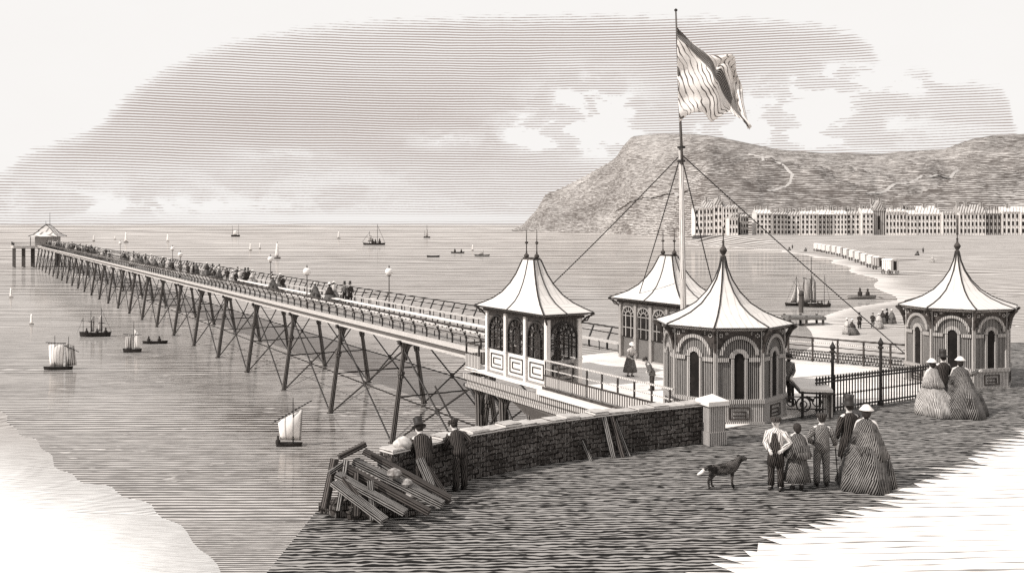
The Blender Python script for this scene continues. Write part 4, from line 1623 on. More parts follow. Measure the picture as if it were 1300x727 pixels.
for _ in range(70):
    a_, r_ = wr.uniform(0, 6.28), wr.random() ** .6
    x_, y_ = -2.95 + math.cos(a_) * r_ * .95, 19.75 + math.sin(a_) * r_ * .55
    h_ = max(.06, .62 * (1 - r_)) + wr.uniform(-.05, .1)
    q_ = wr.uniform(.09, .2)
    m.box((x_, y_, h_ * .5), (q_ * 2, q_ * 1.5, h_ + .1), rot=Matrix.Rotation(wr.uniform(0, 3), 4, 'Z') @ Matrix.Rotation(wr.uniform(-.25, .25), 4, 'X'))
o = m.build('rubble', 'stone'); tag(o, 'dark mound of rubble beneath the heaped timbers', 'rubble'); o['kind'] = 'stuff'
# ================================================================== BOATS
def hull(mm, L, B, H, sheer=.3, n=11):
    rings = []
    vv, ff = [], []
    for i in range(n):
        t = i / (n - 1) * 2 - 1
        wdt = B / 2 * (1 - abs(t) ** 2.4) + .02
        zt = H * (1 + sheer * t * t)
        x = t * L / 2
        vv += [(x, -wdt, zt), (x * .96, -wdt * .8, H * .35), (x * .9, 0, -H * .4), (x * .96, wdt * .8, H * .35), (x, wdt, zt), (x * .96, 0, zt - H * .25)]
    for i in range(n - 1):
        for k in range(6):
            a, b = i * 6 + k, i * 6 + (k + 1) % 6
            ff.append((a, b, b + 6, a + 6))
    ff.append(tuple(range(6))); ff.append(tuple(reversed(range((n - 1) * 6, n * 6))))
    mm.add(vv, ff)
    return mm


def sail_plate(parent, pts, mat='sail', bulge=.2, name='sail'):
    """a four or three cornered sail, corners in order, with belly and thickness"""
    P = [Vector(p) for p in pts]
    if len(P) == 3:
        P = [P[0], P[1], P[2], P[2].lerp(P[0], .02)]
    n = 7
    a = (P[1] - P[0]).cross(P[3] - P[0]).normalized()
    vv, ff, uv = [], [], []
    for j in range(n):
        for i in range(n):
            u, v = i / (n - 1), j / (n - 1)
            p = P[0].lerp(P[1], u).lerp(P[3].lerp(P[2], u), v)
            vv.append(p + a * bulge * math.sin(PI * u) * math.sin(PI * v))
    W_, H_ = (P[1] - P[0]).length, (P[3] - P[0]).length
    for j in range(n - 1):
        for i in range(n - 1):
            k = j * n + i
            ff.append((k, k + 1, k + n + 1, k + n))
            uv.append([(i / 6 * W_, j / 6 * H_), ((i + 1) / 6 * W_, j / 6 * H_), ((i + 1) / 6 * W_, (j + 1) / 6 * H_), (i / 6 * W_, (j + 1) / 6 * H_)])
    m = MB(); m.add(vv, ff, uv)
    o = m.build(name, mat, parent, True)
    md = o.modifiers.new('thick', 'SOLIDIFY'); md.thickness = .04; md.offset = 0
    return o


def boat(name, label, px, py, L, masts, sails, rz=0, hullmat='hull', B=None, H=None, group='sailing boats on the water', extra=None, cat='boat', k=1.0):
    p = gp(px, py, SEA)
    t = thing(name, label, cat, (p.x, p.y, SEA), R(rz), group)
    t.scale = (k, k, k)
    H = H or L * .13
    m = MB(); hull(m, L, B or L * .3, H); m.build('hull', hullmat, t)
    for (x, h, r, lean) in masts:
        m = MB(); m.cyl((x, 0, -.1), (x + lean, 0, h), r, r * .5, 6); m.build('mast', 'ink', t)
    for s_ in sails:
        if s_[0] == 'spar':
            m = MB(); m.cyl(s_[1], s_[2], s_[3], n=5); m.build('spar', 'ink', t)
        else:
            sail_plate(t, s_[1], s_[0], s_[2] if len(s_) > 2 else .2)
    if extra:
        for (x, r_) in extra:
            m = MB(); m.loft([(x, 0, H * .6, r_ * .8, r_ * .6), (x, 0, H * .6 + r_ * 1.6, r_, r_ * .6), (x, 0, H * .6 + r_ * 2.4, r_ * .4, r_ * .4), (x, 0, H * .6 + r_ * 3.2, r_ * .45, r_ * .45), (x, 0, H * .6 + r_ * 3.6, .05, .05)], 8)
            m.build('crew_figure', 'coat', t)
    return t


# nearest single lugsail (m per px ~ .044)
boat('sailing_boat', 'nearest small boat with one tall pale square lugsail', 367, 566, 1.7, [(.25, 3.1, .05, 0)],
     [('sail', [(-.55, .1, .42), (.75, .1, .35), (.85, .12, 2.35), (-.72, .1, 1.62)], .28), ('spar', (-1.05, .08, 1.5), (1.45, .1, 2.9), .04)], rz=6, extra=[(-.7, .16)], H=.20, k=.86)
boat('sailing_boat', 'two masted boat with a broad pale sail at the left edge of the water', 74, 469, 5.2, [(-.6, 6.2, .09, 0), (1.7, 6.0, .09, .1)],
     [('sail', [(-1.5, .2, .7), (.8, .2, .6), (1.0, .2, 4.7), (-1.8, .2, 4.9)], .5), ('sail_g', [(1.1, .3, .6), (3.1, .3, .7), (2.7, .3, 4.3), (1.2, .3, 4.9)], .4), ('spar', (-2.2, .1, 5.0), (1.3, .1, 4.8), .07), ('spar', (1.0, .1, 4.4), (3.5, .1, 3.2), .07)], rz=8, H=.5, k=.46)
boat('sailing_boat', 'dark fishing ketch with furled sails and crew below the pier', 121, 427, 7.4, [(-1.0, 6.0, .12, 0), (1.4, 6.8, .12, 0), (-2.8, 4.6, .08, 0)],
     [('sail_g', [(-1.2, .2, 1.2), (-.3, .2, 1.2), (-.2, .2, 4.8), (-1.1, .2, 4.4)], .2), ('sail_g', [(.6, .2, 1.2), (1.6, .2, 1.2), (1.5, .2, 5.4), (.7, .2, 4.4)], .2), ('spar', (-3.2, 0, 3.8), (3.4, 0, 3.0), .06), ('spar', (1.4, 0, 6.5), (3.8, 0, .9), .03), ('spar', (-2.8, 0, 4.4), (-4.2, 0, .9), .03)],
     rz=4, extra=[(-2, .42), (.4, .4), (2.4, .45)], H=.9, k=.46)
boat('sailing_boat', 'slim lugger with two narrow grey sails right of the dark ketch', 168, 447, 3.8, [(.3, 6.2, .09, 0)],
     [('sail_g', [(-1.4, .2, .6), (-.1, .2, .6), (0, .2, 3.6), (-1.5, .2, 3.3)], .3), ('sail', [(.3, .25, .6), (1.5, .25, .6), (1.3, .25, 3.6), (.3, .25, 4.6)], .3), ('spar', (-1.8, 0, 3.6), (1.8, 0, 3.5), .07)], rz=0, H=.6, k=.48)
boat('rowing_boat', 'rowing boat with stooping rowers between the lugger and the piles', 197, 436, 5.6, [], [('spar', (-.5, 0, .8), (-2.4, -1.8, .2), .05)], rz=10, extra=[(-1.4, .4), (.9, .4)], H=.55, hullmat='hull', group='rowing boats', k=.45)
# middle distance
boat('sailing_ship', 'dark two masted steamer far out left of centre', 475, 311, 15, [(-3, 9, .22, 0), (2.2, 14, .2, 0)],
     [('spar', (2.2, 0, 13), (7, 0, 2), .1), ('spar', (-3, 0, 8.5), (-8, 0, 1.8), .1), ('sail_g', [(-4.6, 0, 2.2), (-1.6, 0, 2.2), (-1.8, 0, 6.5), (-3.4, 0, 6.0)], .4)], H=1.3, extra=[(-1, 1.0), (.8, .9), (3.6, 1.0)], group='ships far out', k=.9)
boat('sailing_ship', 'tiny distant ship with a tall mast breaking the horizon', 542, 302, 9, [(0, 17, .35, 0), (-3, 10, .25, 0)], [('sail_g', [(-2, 0, 2), (1.6, 0, 2), (1, 0, 11), (-1.5, 0, 9)], .4)], H=1.6, group='ships far out', k=.7)
boat('sailing_ship', 'tiny distant two masted ship with pale hull left of centre horizon', 299, 300, 24, [(-8, 28, .5, 0), (8, 32, .5, 0)], [('sail', [(-6, 0, 4), (4, 0, 4), (3, 0, 16), (-5, 0, 14)], .6)], H=3.5, hullmat='hull', group='ships far out', k=.4)
boat('rowing_boat', 'low flat dark boat under the horizon right of the steamer', 550, 326, 5, [], [], H=.5, group='rowing boats')
boat('rowing_boat', 'dark rowing boat left of the glazed pavilion roof', 581, 321, 10, [], [], H=.8, k=.6, extra=[(-2, .8), (2.6, .7)], group='rowing boats')
boat('rowing_boat', 'dark boat with low mast nearest the glazed pavilion roof', 612, 325, 12, [(1, 5, .14, 0)], [('sail_g', [(-3.5, 0, 1), (.8, 0, 1), (.6, 0, 3.4), (-2, 0, 2.6)], .3)], H=.9, group='rowing boats', k=.5)
for (px, py, hpx, lab) in ((119, 306, 8, 'tiny white sail above the pier end left of the others'), (160, 308, 14, 'bright narrow white sail over the pier crowd'), (213, 307, 11, 'white sail above the globe lamp on the outer pier'),
                           (352, 328, 20, 'tall slim white sail right of the pair of white sails'), (330, 316, 8, 'right one of the pair of small white sails'), (318, 318, 10, 'left one of the pair of small white sails'),
                           (430, 303, 10, 'white sail midway between the steamer and the pier lamps'), (14, 378, 13, 'white sail at the left edge beyond the pier head'), (40, 412, 14, 'pale sail below the pier head near the left edge'), (600, 318, 8, 'faint white sail beside the dark rowing boat'), (146, 304, 5, 'faint tiny white sail below the horizon at left')):
    p = gp(px, py, SEA)
    k = p.y / F
    h = hpx * k
    boat('sailing_boat', lab, px, py, max(3 * k, h * .45), [(0, h * 1.05, .03 * h, 0)], [('sail', [(-h * .14, 0, h * .1), (h * .14, 0, h * .1), (h * .05, 0, h), (-h * .06, 0, h * .95)], .05 * h)], hullmat='hull_l', H=h * .08, group='small white sails far out')
# harbour
boat('sailing_boat', 'leftmost moored boat with a slack triangular sail off the beach', 1011, 388, 5.8, [(0, 7.2, .11, 0)],
     [('sail_g', [(-1.6, 0, .8), (-.1, 0, .8), (-.1, 0, 5.2)], .3), ('sail', [(.3, 0, .8), (2.2, 0, 1.0), (.2, 0, 4.8)], .3), ('spar', (-2.6, 0, .8), (0, 0, 7), .03), ('spar', (2.4, 0, .9), (0, 0, 7), .03), ('spar', (-.9, 0, 6), (2.6, 0, 1.6), .05)], rz=5, hullmat='hull', H=.6, group='boats off the beach', k=.62)
boat('sailing_boat', 'tallest moored boat with broad grey square sails off the beach', 1028, 389, 6.4, [(.4, 13.0, .13, 0), (-1.6, 7.5, .1, 0)],
     [('sail_g', [(-1.9, .2, 1.0), (.2, .2, 1.0), (.3, .2, 7.0), (-1.7, .2, 7.6)], .5), ('sail_g', [(.5, .3, 1.0), (1.8, .3, 1.0), (1.6, .3, 6.6), (.5, .3, 8.4)], .5), ('spar', (-2.0, .1, 7.7), (.5, .1, 7.2), .06)], rz=-4, H=.8, hullmat='hull', group='boats off the beach', k=.56)
boat('sailing_boat', 'rightmost moored boat with bare masts and crew off the beach', 1041, 390, 6.2, [(-1.4, 6.8, .1, 0), (1.2, 8.6, .1, 0)],
     [('spar', (1.2, 0, 8.2), (3.0, 0, .9), .035), ('spar', (-1.4, 0, 6.6), (-2.9, 0, .9), .035), ('spar', (-2.4, 0, 1.6), (2.2, 0, 1.8), .07)], rz=8, H=.7, extra=[(-.6, .4), (.5, .4), (2.4, .4)], group='boats off the beach', k=.56)
boat('rowing_boat', 'rowing boat with a seated rower close to the curving beach', 1094, 379, 5.0, [], [('spar', (.5, 0, .7), (2.8, -2, .2), .04)], rz=3, H=.5, hullmat='hull_l', extra=[(-.3, .42), (1.0, .38)], group='rowing boats')
p = gp(1017, 397, SEA)
t = thing('mooring_post', 'thick dark mooring post in the shallows below the boats', 'post', (p.x, p.y, SEA))
m = MB(); m.tube([(0, 0, -1), (0, 0, 3.0), (0, 0, 3.1)], [.34, .30, .12], 8); m.build('post', 'pile', t)
m = MB(); m.tube([(0, 0, 2.4), (0, 0, 2.6)], [.38, .38], 8); m.build('iron_band', 'ink', t)
p = gp(1020, 412, SEA)
t = thing('jetty', 'low timber jetty stub standing in the shallows above the railing', 'jetty', (p.x, p.y, SEA))
m = MB(); m.box((0, 0, .9), (4.6, 3.0, .35)); m.build('deck', 'timber', t)
for x in (-2, 0, 2):
    for y in (-1.2, 1.2):
        m = MB(); m.cyl((x, y, -1), (x, y, 1.2), .16, n=6); m.build('pile', 'pile', t)

# ================================================================== BATHING MACHINES
def machine(px, Y, sc_, rz, label, mat='hut'):
    X = (px - 650) / F * Y
    t = thing('bathing_machine', label, 'beach hut', (X, Y, beach_z(X, Y) - .02), R(rz), 'bathing machines drawn up on the beach')
    w_, l_, h_ = 1.9 * sc_, 2.6 * sc_, 2.1 * sc_
    z0 = .75 * sc_
    m = MB(); m.box((0, 0, z0 + h_ / 2), (w_, l_, h_)); m.build('cabin', mat, t)
    m = MB(); m.plate([(-w_ * .56, z0 + h_), (w_ * .56, z0 + h_), (w_ * .3, z0 + h_ + .28 * sc_), (-w_ * .3, z0 + h_ + .28 * sc_)], -l_ * .55, l_ * .55); m.build('roof', 'white', t)
    m = MB(); m.box((0, -l_ / 2 - .03, z0 + h_ * .48), (w_ * .36, .05, h_ * .84)); m.build('door', 'pane', t)
    for sx_ in (-1, 1):
        for sy_ in (-1, 1):
            m = MB(Matrix.Translation((sx_ * (w_ / 2 + .08), sy_ * l_ * .32, .5 * sc_)) @ Matrix.Rotation(PI / 2, 4, 'Z'))
            m.arch(0, 0, .40 * sc_, .52 * sc_, -.05, .05, 12, 0, 360)
            for a in range(4):
                m.beam((-math.cos(a * PI / 4) * .42 * sc_, 0, -math.sin(a * PI / 4) * .42 * sc_), (math.cos(a * PI / 4) * .42 * sc_, 0, math.sin(a * PI / 4) * .42 * sc_), .05, .05, (0, 1, 0))
            m.build('wheel', 'dark', t)
    return t


mc = [(1038, 418), (1043, 408), (1048, 396), (1054, 384), (1061, 370), (1068, 354), (1076, 337), (1084, 316), (1092, 298), (1100, 281), (1108, 265), (1116, 251)]
on_ = ['first', 'second', 'third', 'fourth', 'fifth', 'sixth', 'seventh', 'eighth', 'ninth', 'tenth', 'eleventh', 'twelfth']
for i, (px, Y) in enumerate(mc):
    machine(px, Y, 1.12, 12 - i, on_[i] + ' white bathing machine from the left in the beach row', 'hut' if i not in (11,) else 'town_d')
machine(1130, 228, 1.2, 20, 'lone white bathing machine standing right of the row', 'hut')

# ================================================================== PEOPLE
def skinmesh(name, pts, edges, radii, mat, parent, levels=2, root=0):
    me = bpy.data.meshes.new(name)
    me.from_pydata([tuple(p) for p in pts], edges, [])
    o = bpy.data.objects.new(name, me)
    C.objects.link(o)
    md = o.modifiers.new('skin', 'SKIN')
    sv = me.skin_vertices[0].data
    for i, r in enumerate(radii):
        rr = r if isinstance(r, tuple) else (r, r)
        sv[i].radius = rr
        sv[i].use_root = (i == root)
    o.modifiers.new('sub', 'SUBSURF').levels = levels
    bpy.context.view_layer.update()
    dg = bpy.context.evaluated_depsgraph_get()
    nm = bpy.data.meshes.new_from_object(o.evaluated_get(dg))
    o.modifiers.clear()
    o.data = nm
    bpy.data.meshes.remove(me)
    nm.materials.clear()
    nm.materials.append(M[mat])
    nm.shade_smooth()
    o.parent = parent
    return o


ARMS = {'down': ((.26, -.02, 1.14), (.27, .06, .90)), 'hip': ((.34, -.08, 1.16), (.19, .10, 1.02)), 'cane': ((.29, .02, 1.16), (.36, .14, .98)),
        'fold': ((.26, .06, 1.14), (.06, .24, 1.12)), 'reach': ((.34, .16, 1.22), (.56, .30, 1.30)), 'lean': ((.24, .24, 1.16), (.10, .44, 1.20)), 'front': ((.25, .04, 1.13), (.10, .24, 1.0))}


def person(label, loc, rz, H=1.72, top='coat', bottom='trousers', hat='cap', arms=('down', 'down'), lean=0.0, mats=('coat', 'cloth_m'), group=None, fine=True,
           cane=False, beard=False, hem=.85, wide=.72, head_turn=0.0, seat=False, cat='person', wobble=1.0):
    """faces local +y"""
    k = H / 1.72
    t = thing('person', label, cat, loc, rz, group)
    t.scale = (k, k, k)
    ca, sa = math.cos(lean), math.sin(lean)

    def bend(p):
        p = Vector(p)
        if p.z > .92:
            dz_, dy_ = p.z - .92, p.y
            q = min(1, dz_ / .2)
            c_, s_ = math.cos(lean * q), math.sin(lean * q)
            return Vector((p.x, dy_ * c_ + dz_ * s_, .92 + dz_ * c_ - dy_ * s_))
        return p

    pts = [(0, 0, .94), (0, 0, 1.12), (0, .0, 1.32), (0, 0, 1.43), (0, .0, 1.51), (0, .015, 1.575), (0, .02, 1.65), (0, .01, 1.70)]
    rad = [(.15, .11), (.13, .095), (.155, .10), (.10, .07), .052, .072, .088, .05]
    ed = [(i, i + 1) for i in range(7)]

    def add(p, r, frm):
        pts.append(p); rad.append(r); ed.append((frm, len(pts) - 1)); return len(pts) - 1
    if fine:      # nose and ears
        add((math.sin(head_turn) * .115, .02 + math.cos(head_turn) * .105, 1.63), .014, 6)
        for sg in (-1, 1):
            add((sg * .098, .0, 1.635), .018, 6)
    for si, sg in enumerate((-1, 1)):
        e_, w_ = ARMS[arms[si]]
        sh = add((sg * .185, 0, 1.40), .058, 3)
        eb = add((sg * e_[0], e_[1], e_[2]), .043, sh)
        wr = add((sg * w_[0], w_[1], w_[2]), .030, eb)
        d = (Vector((sg * w_[0], w_[1], w_[2])) - Vector((sg * e_[0], e_[1], e_[2]))).normalized()
        W = Vector((sg * w_[0], w_[1], w_[2]))
        pm = add(tuple(W + d * .06), (.034, .022), wr)
        if fine:
            lat = d.cross(Vector((0, 1, .2)))
            if lat.length < .1:
                lat = Vector((1, 0, 0))
            lat.normalize()
            crl = d.cross(lat)
            for q, (off, ln_) in enumerate(((-.030, .058), (-.010, .070), (.010, .066), (.029, .050))):
                a = add(tuple(W + d * .085 + lat * off), .009, pm)
                b_ = add(tuple(W + d * (.085 + ln_ * .6) + lat * off * 1.1 + crl * .010), .008, a)
                add(tuple(W + d * (.085 + ln_) + lat * off * 1.1 + crl * .028), .006, b_)
            a = add(tuple(W + d * .04 - lat * .042), .010, wr)
            add(tuple(W + d * .075 - lat * .055 + crl * .012), .008, a)
        # legs
        hp = add((sg * .095, 0, .88), .085, 0)
        kn = add((sg * .11, .02, .49), .055, hp)
        an = add((sg * .115, -.01, .09), .038, kn)
        add((sg * .125, .13, .035), (.035, .025), an)
    skinmesh('body', [bend(p) for p in pts], ed, rad, 'skin', t, 2 if fine else 1)

    def part(mm, name, mat, smooth=True):
        mm.bend(bend)
        return mm.build(name, mat, t, smooth)
    tmat, bmat = mats
    N_ = 20 if fine else 12
    # boots
    if bottom in ('trousers', 'short'):
        m = MB()
        for sg in (-1, 1):
            m.tube([(sg * .115, -.03, .13), (sg * .115, -.02, .05), (sg * .125, .13, .04), (sg * .127, .17, .03)], [.05, .052, .045, .02], 8)
        part(m, 'boots', 'ink')
        m = MB()
        m.loft([(0, 0, 1.04, .155, .12), (0, 0, .92, .175, .135), (0, 0, .82, .16, .12)], N_)
        for sg in (-1, 1):
            m.tube([(sg * .085, 0, .90), (sg * .10, .01, .68), (sg * .11, .02, .49), (sg * .113, .0, .3), (sg * .117, -.005, .10)], [.105, .098, .085, .078, .082], 10)
        part(m, 'trousers', bmat)
    if bottom == 'skirt':
        m = MB()
        for sg in (-1, 1):
            m.tube([(sg * .115, -.03, .13), (sg * .115, -.02, .05), (sg * .125, .13, .04), (sg * .127, .17, .03)], [.05, .052, .045, .02], 8)
        part(m, 'boots', 'ink')
        m = MB()
        m.loft([(0, 0, 1.10, .14, .11), (0, 0, .95, .20, .17, .03, 9), (0, 0, .6, .29, .27, .06, 9), (0, 0, .24, .36, .33, .07, 9)], 40)
        part(m, 'skirt', bmat)
    if bottom == 'crinoline':
        m = MB()
        s_ = wide
        m.loft([(0, 0, 1.12, .135, .10), (0, 0, 1.02, .17, .15, .02, 8), (0, -.03, .85, s_ * .48, s_ * .50, .05, 5), (0, -.08, .6, s_ * .72, s_ * .80, .10, 5), (0, -.14, .3, s_ * .88, s_ * 1.02, .11, 5), (0, -.22, .015, s_ * .98, s_ * 1.18, .12, 5)], 84)
        part(m, 'skirt', bmat)
    # torso garments
    if top in ('coat', 'frock', 'jacket', 'shirt'):
        hz = {'coat': .78, 'frock': .50, 'jacket': .88, 'shirt': .96}[top]
        m = MB()
        fl_ = {'coat': .21, 'frock': .27, 'jacket': .19, 'shirt': .165}[top]
        m.loft([(0, 0, 1.50, .065, .065), (0, 0, 1.46, .13, .10), (0, 0, 1.42, .19, .12), (0, 0, 1.30, .205, .14), (0, 0, 1.12, .175, .125, .02, 5), (0, 0, .98, .19, .14, .02, 6), (0, 0, hz, fl_, fl_ * .82, .05, 6)], N_ + 4)
        for si, sg in enumerate((-1, 1)):
            e_, w_ = ARMS[arms[si]]
            S_, E_, W_ = Vector((sg * .175, 0, 1.40)), Vector((sg * e_[0], e_[1], e_[2])), Vector((sg * w_[0], w_[1], w_[2]))
            m.tube([S_, S_.lerp(E_, .5), E_, E_.lerp(W_, .5), W_.lerp(E_, .05)], [.083, .076, .068, .062, .058], 9)
        part(m, {'coat': 'coat', 'frock': 'frock_coat', 'jacket': 'jacket', 'shirt': 'shirt'}[top], tmat)
    if top == 'bodice':
        m = MB()
        m.loft([(0, 0, 1.48, .07, .065), (0, 0, 1.42, .15, .10), (0, 0, 1.3, .165, .13), (0, 0, 1.10, .13, .10)], N_)
        for si, sg in enumerate((-1, 1)):
            e_, w_ = ARMS[arms[si]]
            S_, E_, W_ = Vector((sg * .165, 0, 1.38)), Vector((sg * e_[0], e_[1], e_[2])), Vector((sg * w_[0], w_[1], w_[2]))
            m.tube([S_, S_.lerp(E_, .5), E_, E_.lerp(W_, .5), W_.lerp(E_, .05)], [.075, .075, .085, .075, .05], 9)
        part(m, 'bodice', tmat)
    if top in ('shawl', 'mantle'):
        m = MB()
        zb = .88 if top == 'shawl' else .62
        rr_ = .36 if top == 'shawl' else .50
        m.loft([(0, 0, 1.50, .06, .06), (0, 0, 1.45, .14, .11, .02, 5), (0, 0, 1.38, .215, .155, .03, 5), (0, -.01, 1.2, .27, .21, .04, 6), (0, -.03, (1.2 + zb) / 2, (.27 + rr_) / 2, .29, .06, 7), (0, -.05, zb, rr_, rr_ * .92, .09, 7)], 40)
        for si, sg in enumerate((-1, 1)):
            e_, w_ = ARMS[arms[si]]
            E_, W_ = Vector((sg * e_[0], e_[1], e_[2])), Vector((sg * w_[0], w_[1], w_[2]))
            m.tube([E_, E_.lerp(W_, .5), W_.lerp(E_, .05)], [.075, .07, .055], 8)
        part(m, top, tmat)
    # hair & hats
    if hat == 'bonnet' or hat == 'straw' or hat == 'bare':
        m = MB(); m.loft([(0, -.04, 1.50, .05, .05), (0, -.035, 1.56, .095, .09), (0, -.01, 1.64, .108, .108), (0, -.01, 1.70, .095, .1), (0, 0, 1.745, .04, .04)], 14); part(m, 'hair', 'hair')
    else:
        m = MB(); m.loft([(0, -.045, 1.56, .06, .04), (0, -.04, 1.62, .092, .075), (0, -.025, 1.69, .094, .085), (0, -.01, 1.735, .05, .05)], 14); part(m, 'hair', 'hair')
    if hat == 'tophat':
        m = MB(); m.loft([(0, 0, 1.675, .17, .19), (0, 0, 1.69, .17, .19), (0, 0, 1.695, .105, .115), (0, 0, 1.80, .098, .108), (0, 0, 1.90, .112, .122), (0, 0, 1.905, .1, .11)], 16); part(m, 'top_hat', 'ink')
    if hat == 'cap':
        m = MB(); m.loft([(0, .02, 1.665, .115, .15), (0, 0, 1.68, .112, .12), (0, -.005, 1.72, .14, .145), (0, -.01, 1.755, .12, .12), (0, 0, 1.77, .03, .03)], 16)
        m.loft([(0, .12, 1.67, .08, .07), (0, .12, 1.68, .07, .06)], 10); part(m, 'cap', 'coat')
    if hat in ('bonnet', 'straw'):
        m = MB(); m.loft([(0, .02, 1.68, .17, .18) if hat == 'straw' else (0, .03, 1.64, .12, .12), (0, 0, 1.70, .15, .16) if hat == 'straw' else (0, 0, 1.69, .125, .13), (0, -.01, 1.745, .11, .115), (0, 0, 1.80, .06, .07), (0, 0, 1.81, .02, .02)], 16)
        part(m, 'hat', 'white')
    if fine:
        m = MB()
        for sg in (-1, 1):
            c = Vector((sg * .033, .098, 1.665))
            m.lathe([(.002, -.008), (.009, 0), (.002, .008)], tuple(c), 6)
        part(m, 'eyes', 'ink')
        m = MB(); m.box((0, .098, 1.595), (.045, .02, .008)); part(m, 'mouth', 'dark', False)
    if beard:
        m = MB(); m.loft([(0, .05, 1.50, .04, .03), (0, .07, 1.56, .07, .05), (0, .07, 1.60, .06, .05)], 10); part(m, 'beard', 'hair')
    return t


# ---- foreground group by the dog (seen from behind: they face away, +y)
FG = 'idlers standing on the near terrace'
P = gp(985, 621)
t = person('capped boatman in pale shirt sleeves and dark apron standing nearest the dog', P, R(150), 1.60, 'shirt', 'trousers', 'cap', ('hip', 'front'), mats=('cloth_l', 'coat'), group=FG, head_turn=.3)
m = MB(); m.loft([(0, .0, 1.40, .10, .142), (0, 0, 1.28, .15, .150), (0, 0, 1.1, .165, .138), (0, 0, .9, .19, .155), (0, 0, .60, .22, .17, .04, 5)], 18); m.build('apron', 'coat', t, True)
P = gp(1012, 621)
person('short woman in dark shawl and calf length dress between two capped men', P, R(0), 1.48, 'shawl', 'skirt', 'bare', ('down', 'down'), mats=('dress', 'dress'), group=FG)
P = gp(1043, 616)
t = person('capped man in striped jacket leaning on a walking cane', P, R(-6), 1.62, 'jacket', 'trousers', 'cap', ('hip', 'cane'), mats=('cloth_m', 'cloth_m'), group=FG, head_turn=-.5)
m = MB(); m.tube([(.37, .20, .93), (.44, .20, 0.0)], [.016, .013], 6); m.tube([(.30, .20, .95), (.37, .20, .955), (.40, .20, .93)], [.016, .016, .016], 6)
o = m.build('walking_cane', 'ink'); o.matrix_world = Matrix.Translation(P) @ Matrix.Rotation(R(-6), 4, 'Z') @ Matrix.Scale(1.62 / 1.72, 4)
tag(o, 'thin dark walking cane held upright by the man in striped jacket', 'cane')
P = gp(1078, 606)
person('tall man in top hat and long dark frock coat beside the wide dress', P, R(8), 1.78, 'frock', 'trousers', 'tophat', ('down', 'fold'), mats=('coat', 'coat'), group=FG)
P = gp(1100, 613)
person('lady in enormous dark striped crinoline and mantle with small pale hat', P, R(-25), 1.74, 'mantle', 'crinoline', 'straw', ('fold', 'front'), mats=('dress', 'dress'), group=FG, wide=.66)
# ---- second group near the right pavilion
SG = 'strollers in front of the right pavilion'
P = gp(1183, 524)
person('lady in pale crinoline on the left of the top hatted man', P, R(20), 1.66, 'shawl', 'crinoline', 'straw', ('fold', 'fold'), mats=('dress_l', 'dress_l'), group=SG, wide=.66)
P = gp(1197, 519)
person('man in top hat and black coat between the two wide dresses', P, R(0), 1.76, 'frock', 'trousers', 'tophat', ('fold', 'fold'), mats=('coat', 'coat'), group=SG)
P = gp(1219, 524)
person('lady in dark crinoline pointing an arm towards the right pavilion', P, R(-18), 1.72, 'mantle', 'crinoline', 'straw', ('fold', 'reach'), mats=('dress', 'dress'), group=SG, wide=.80)
# ---- toll table pair
P = Vector((9.25, 31.9, 0))
person('bearded man in dark coat leaning over the white toll table', P, R(190), 1.66, 'coat', 'trousers', 'cap', ('front', 'hip'), lean=.25, mats=('cloth_m', 'coat'), group='people at the toll table', beard=True)
P = Vector((8.75, 31.2, 0))
person('woman in pale blouse half hidden behind the round pavilion by the toll table', P, R(160), 1.62, 'bodice', 'skirt', 'straw', ('front', 'front'), mats=('cloth_l', 'cloth_l'), group='people at the toll table')
# ---- two at the wall
WG = 'men leaning on the stone wall'
person('man in top hat and dark coat leaning over the coping of the stone wall', (-1.92, 20.72, 0), R(22), 1.66, 'coat', 'trousers', 'tophat', ('lean', 'lean'), lean=.62, mats=('coat', 'coat'), group=WG)
person('capped man in ragged dark jacket leaning on the wall beside the top hatted man', (-1.17, 21.35, 0), R(32), 1.58, 'jacket', 'trousers', 'cap', ('lean', 'hip'), lean=.5, mats=('coat', 'coat'), group=WG)
m = MB(); m.loft([(-2.42, 20.85, 1.10, .20, .14, .05, 3), (-2.42, 20.85, 1.2, .22, .15, .08, 3), (-2.40, 20.85, 1.30, .12, .10, .05, 3), (-2.40, 20.85, 1.34, .02, .02)], 14)
tag(m.build('bundle', 'bundle', None, True), 'small pale cloth bundle lying on the wall coping beside the top hatted man', 'bundle')
# ---- on the paving behind the outer railing
person('seated looking slim figure leaning at the railing on the pale paving', gp(800, 478), R(200), 1.35, 'bodice', 'skirt', 'straw', ('front', 'front'), lean=.3, mats=('cloth_l', 'cloth_m'), group='people on the paving')
person('second small figure nearer the round pavilion on the pale paving', gp(828, 496), R(100), 1.25, 'coat', 'trousers', 'cap', ('front', 'front'), lean=.5, mats=('cloth_m', 'coat'), group='people on the paving')
# inside the glazed pavilion (seen through its arches)

# ---- small crowd figures: prototypes copied
def proto(top, bottom, hat, mats, wide=.6, **kw):
    return person('x', (0, 0, -500), 0, 1.7, top, bottom, hat, ('down', 'front'), mats=mats, fine=False, wide=wide, **kw)


PRO = [proto('frock', 'trousers', 'tophat', ('coat', 'coat')), proto('shawl', 'crinoline', 'straw', ('coat', 'dress')), proto('coat', 'trousers', 'cap', ('coat', 'cloth_m')),
       proto('shawl', 'crinoline', 'straw', ('cloth_l', 'dress_l')), proto('jacket', 'trousers', 'tophat', ('cloth_m', 'coat')), proto('mantle', 'crinoline', 'bonnet', ('dress', 'dress'))]
TR = [tree_of(p) for p in PRO]
KIND = ['man in top hat', 'lady in dark dress', 'man in cap', 'lady in pale dress', 'man in short jacket', 'lady in dark mantle']


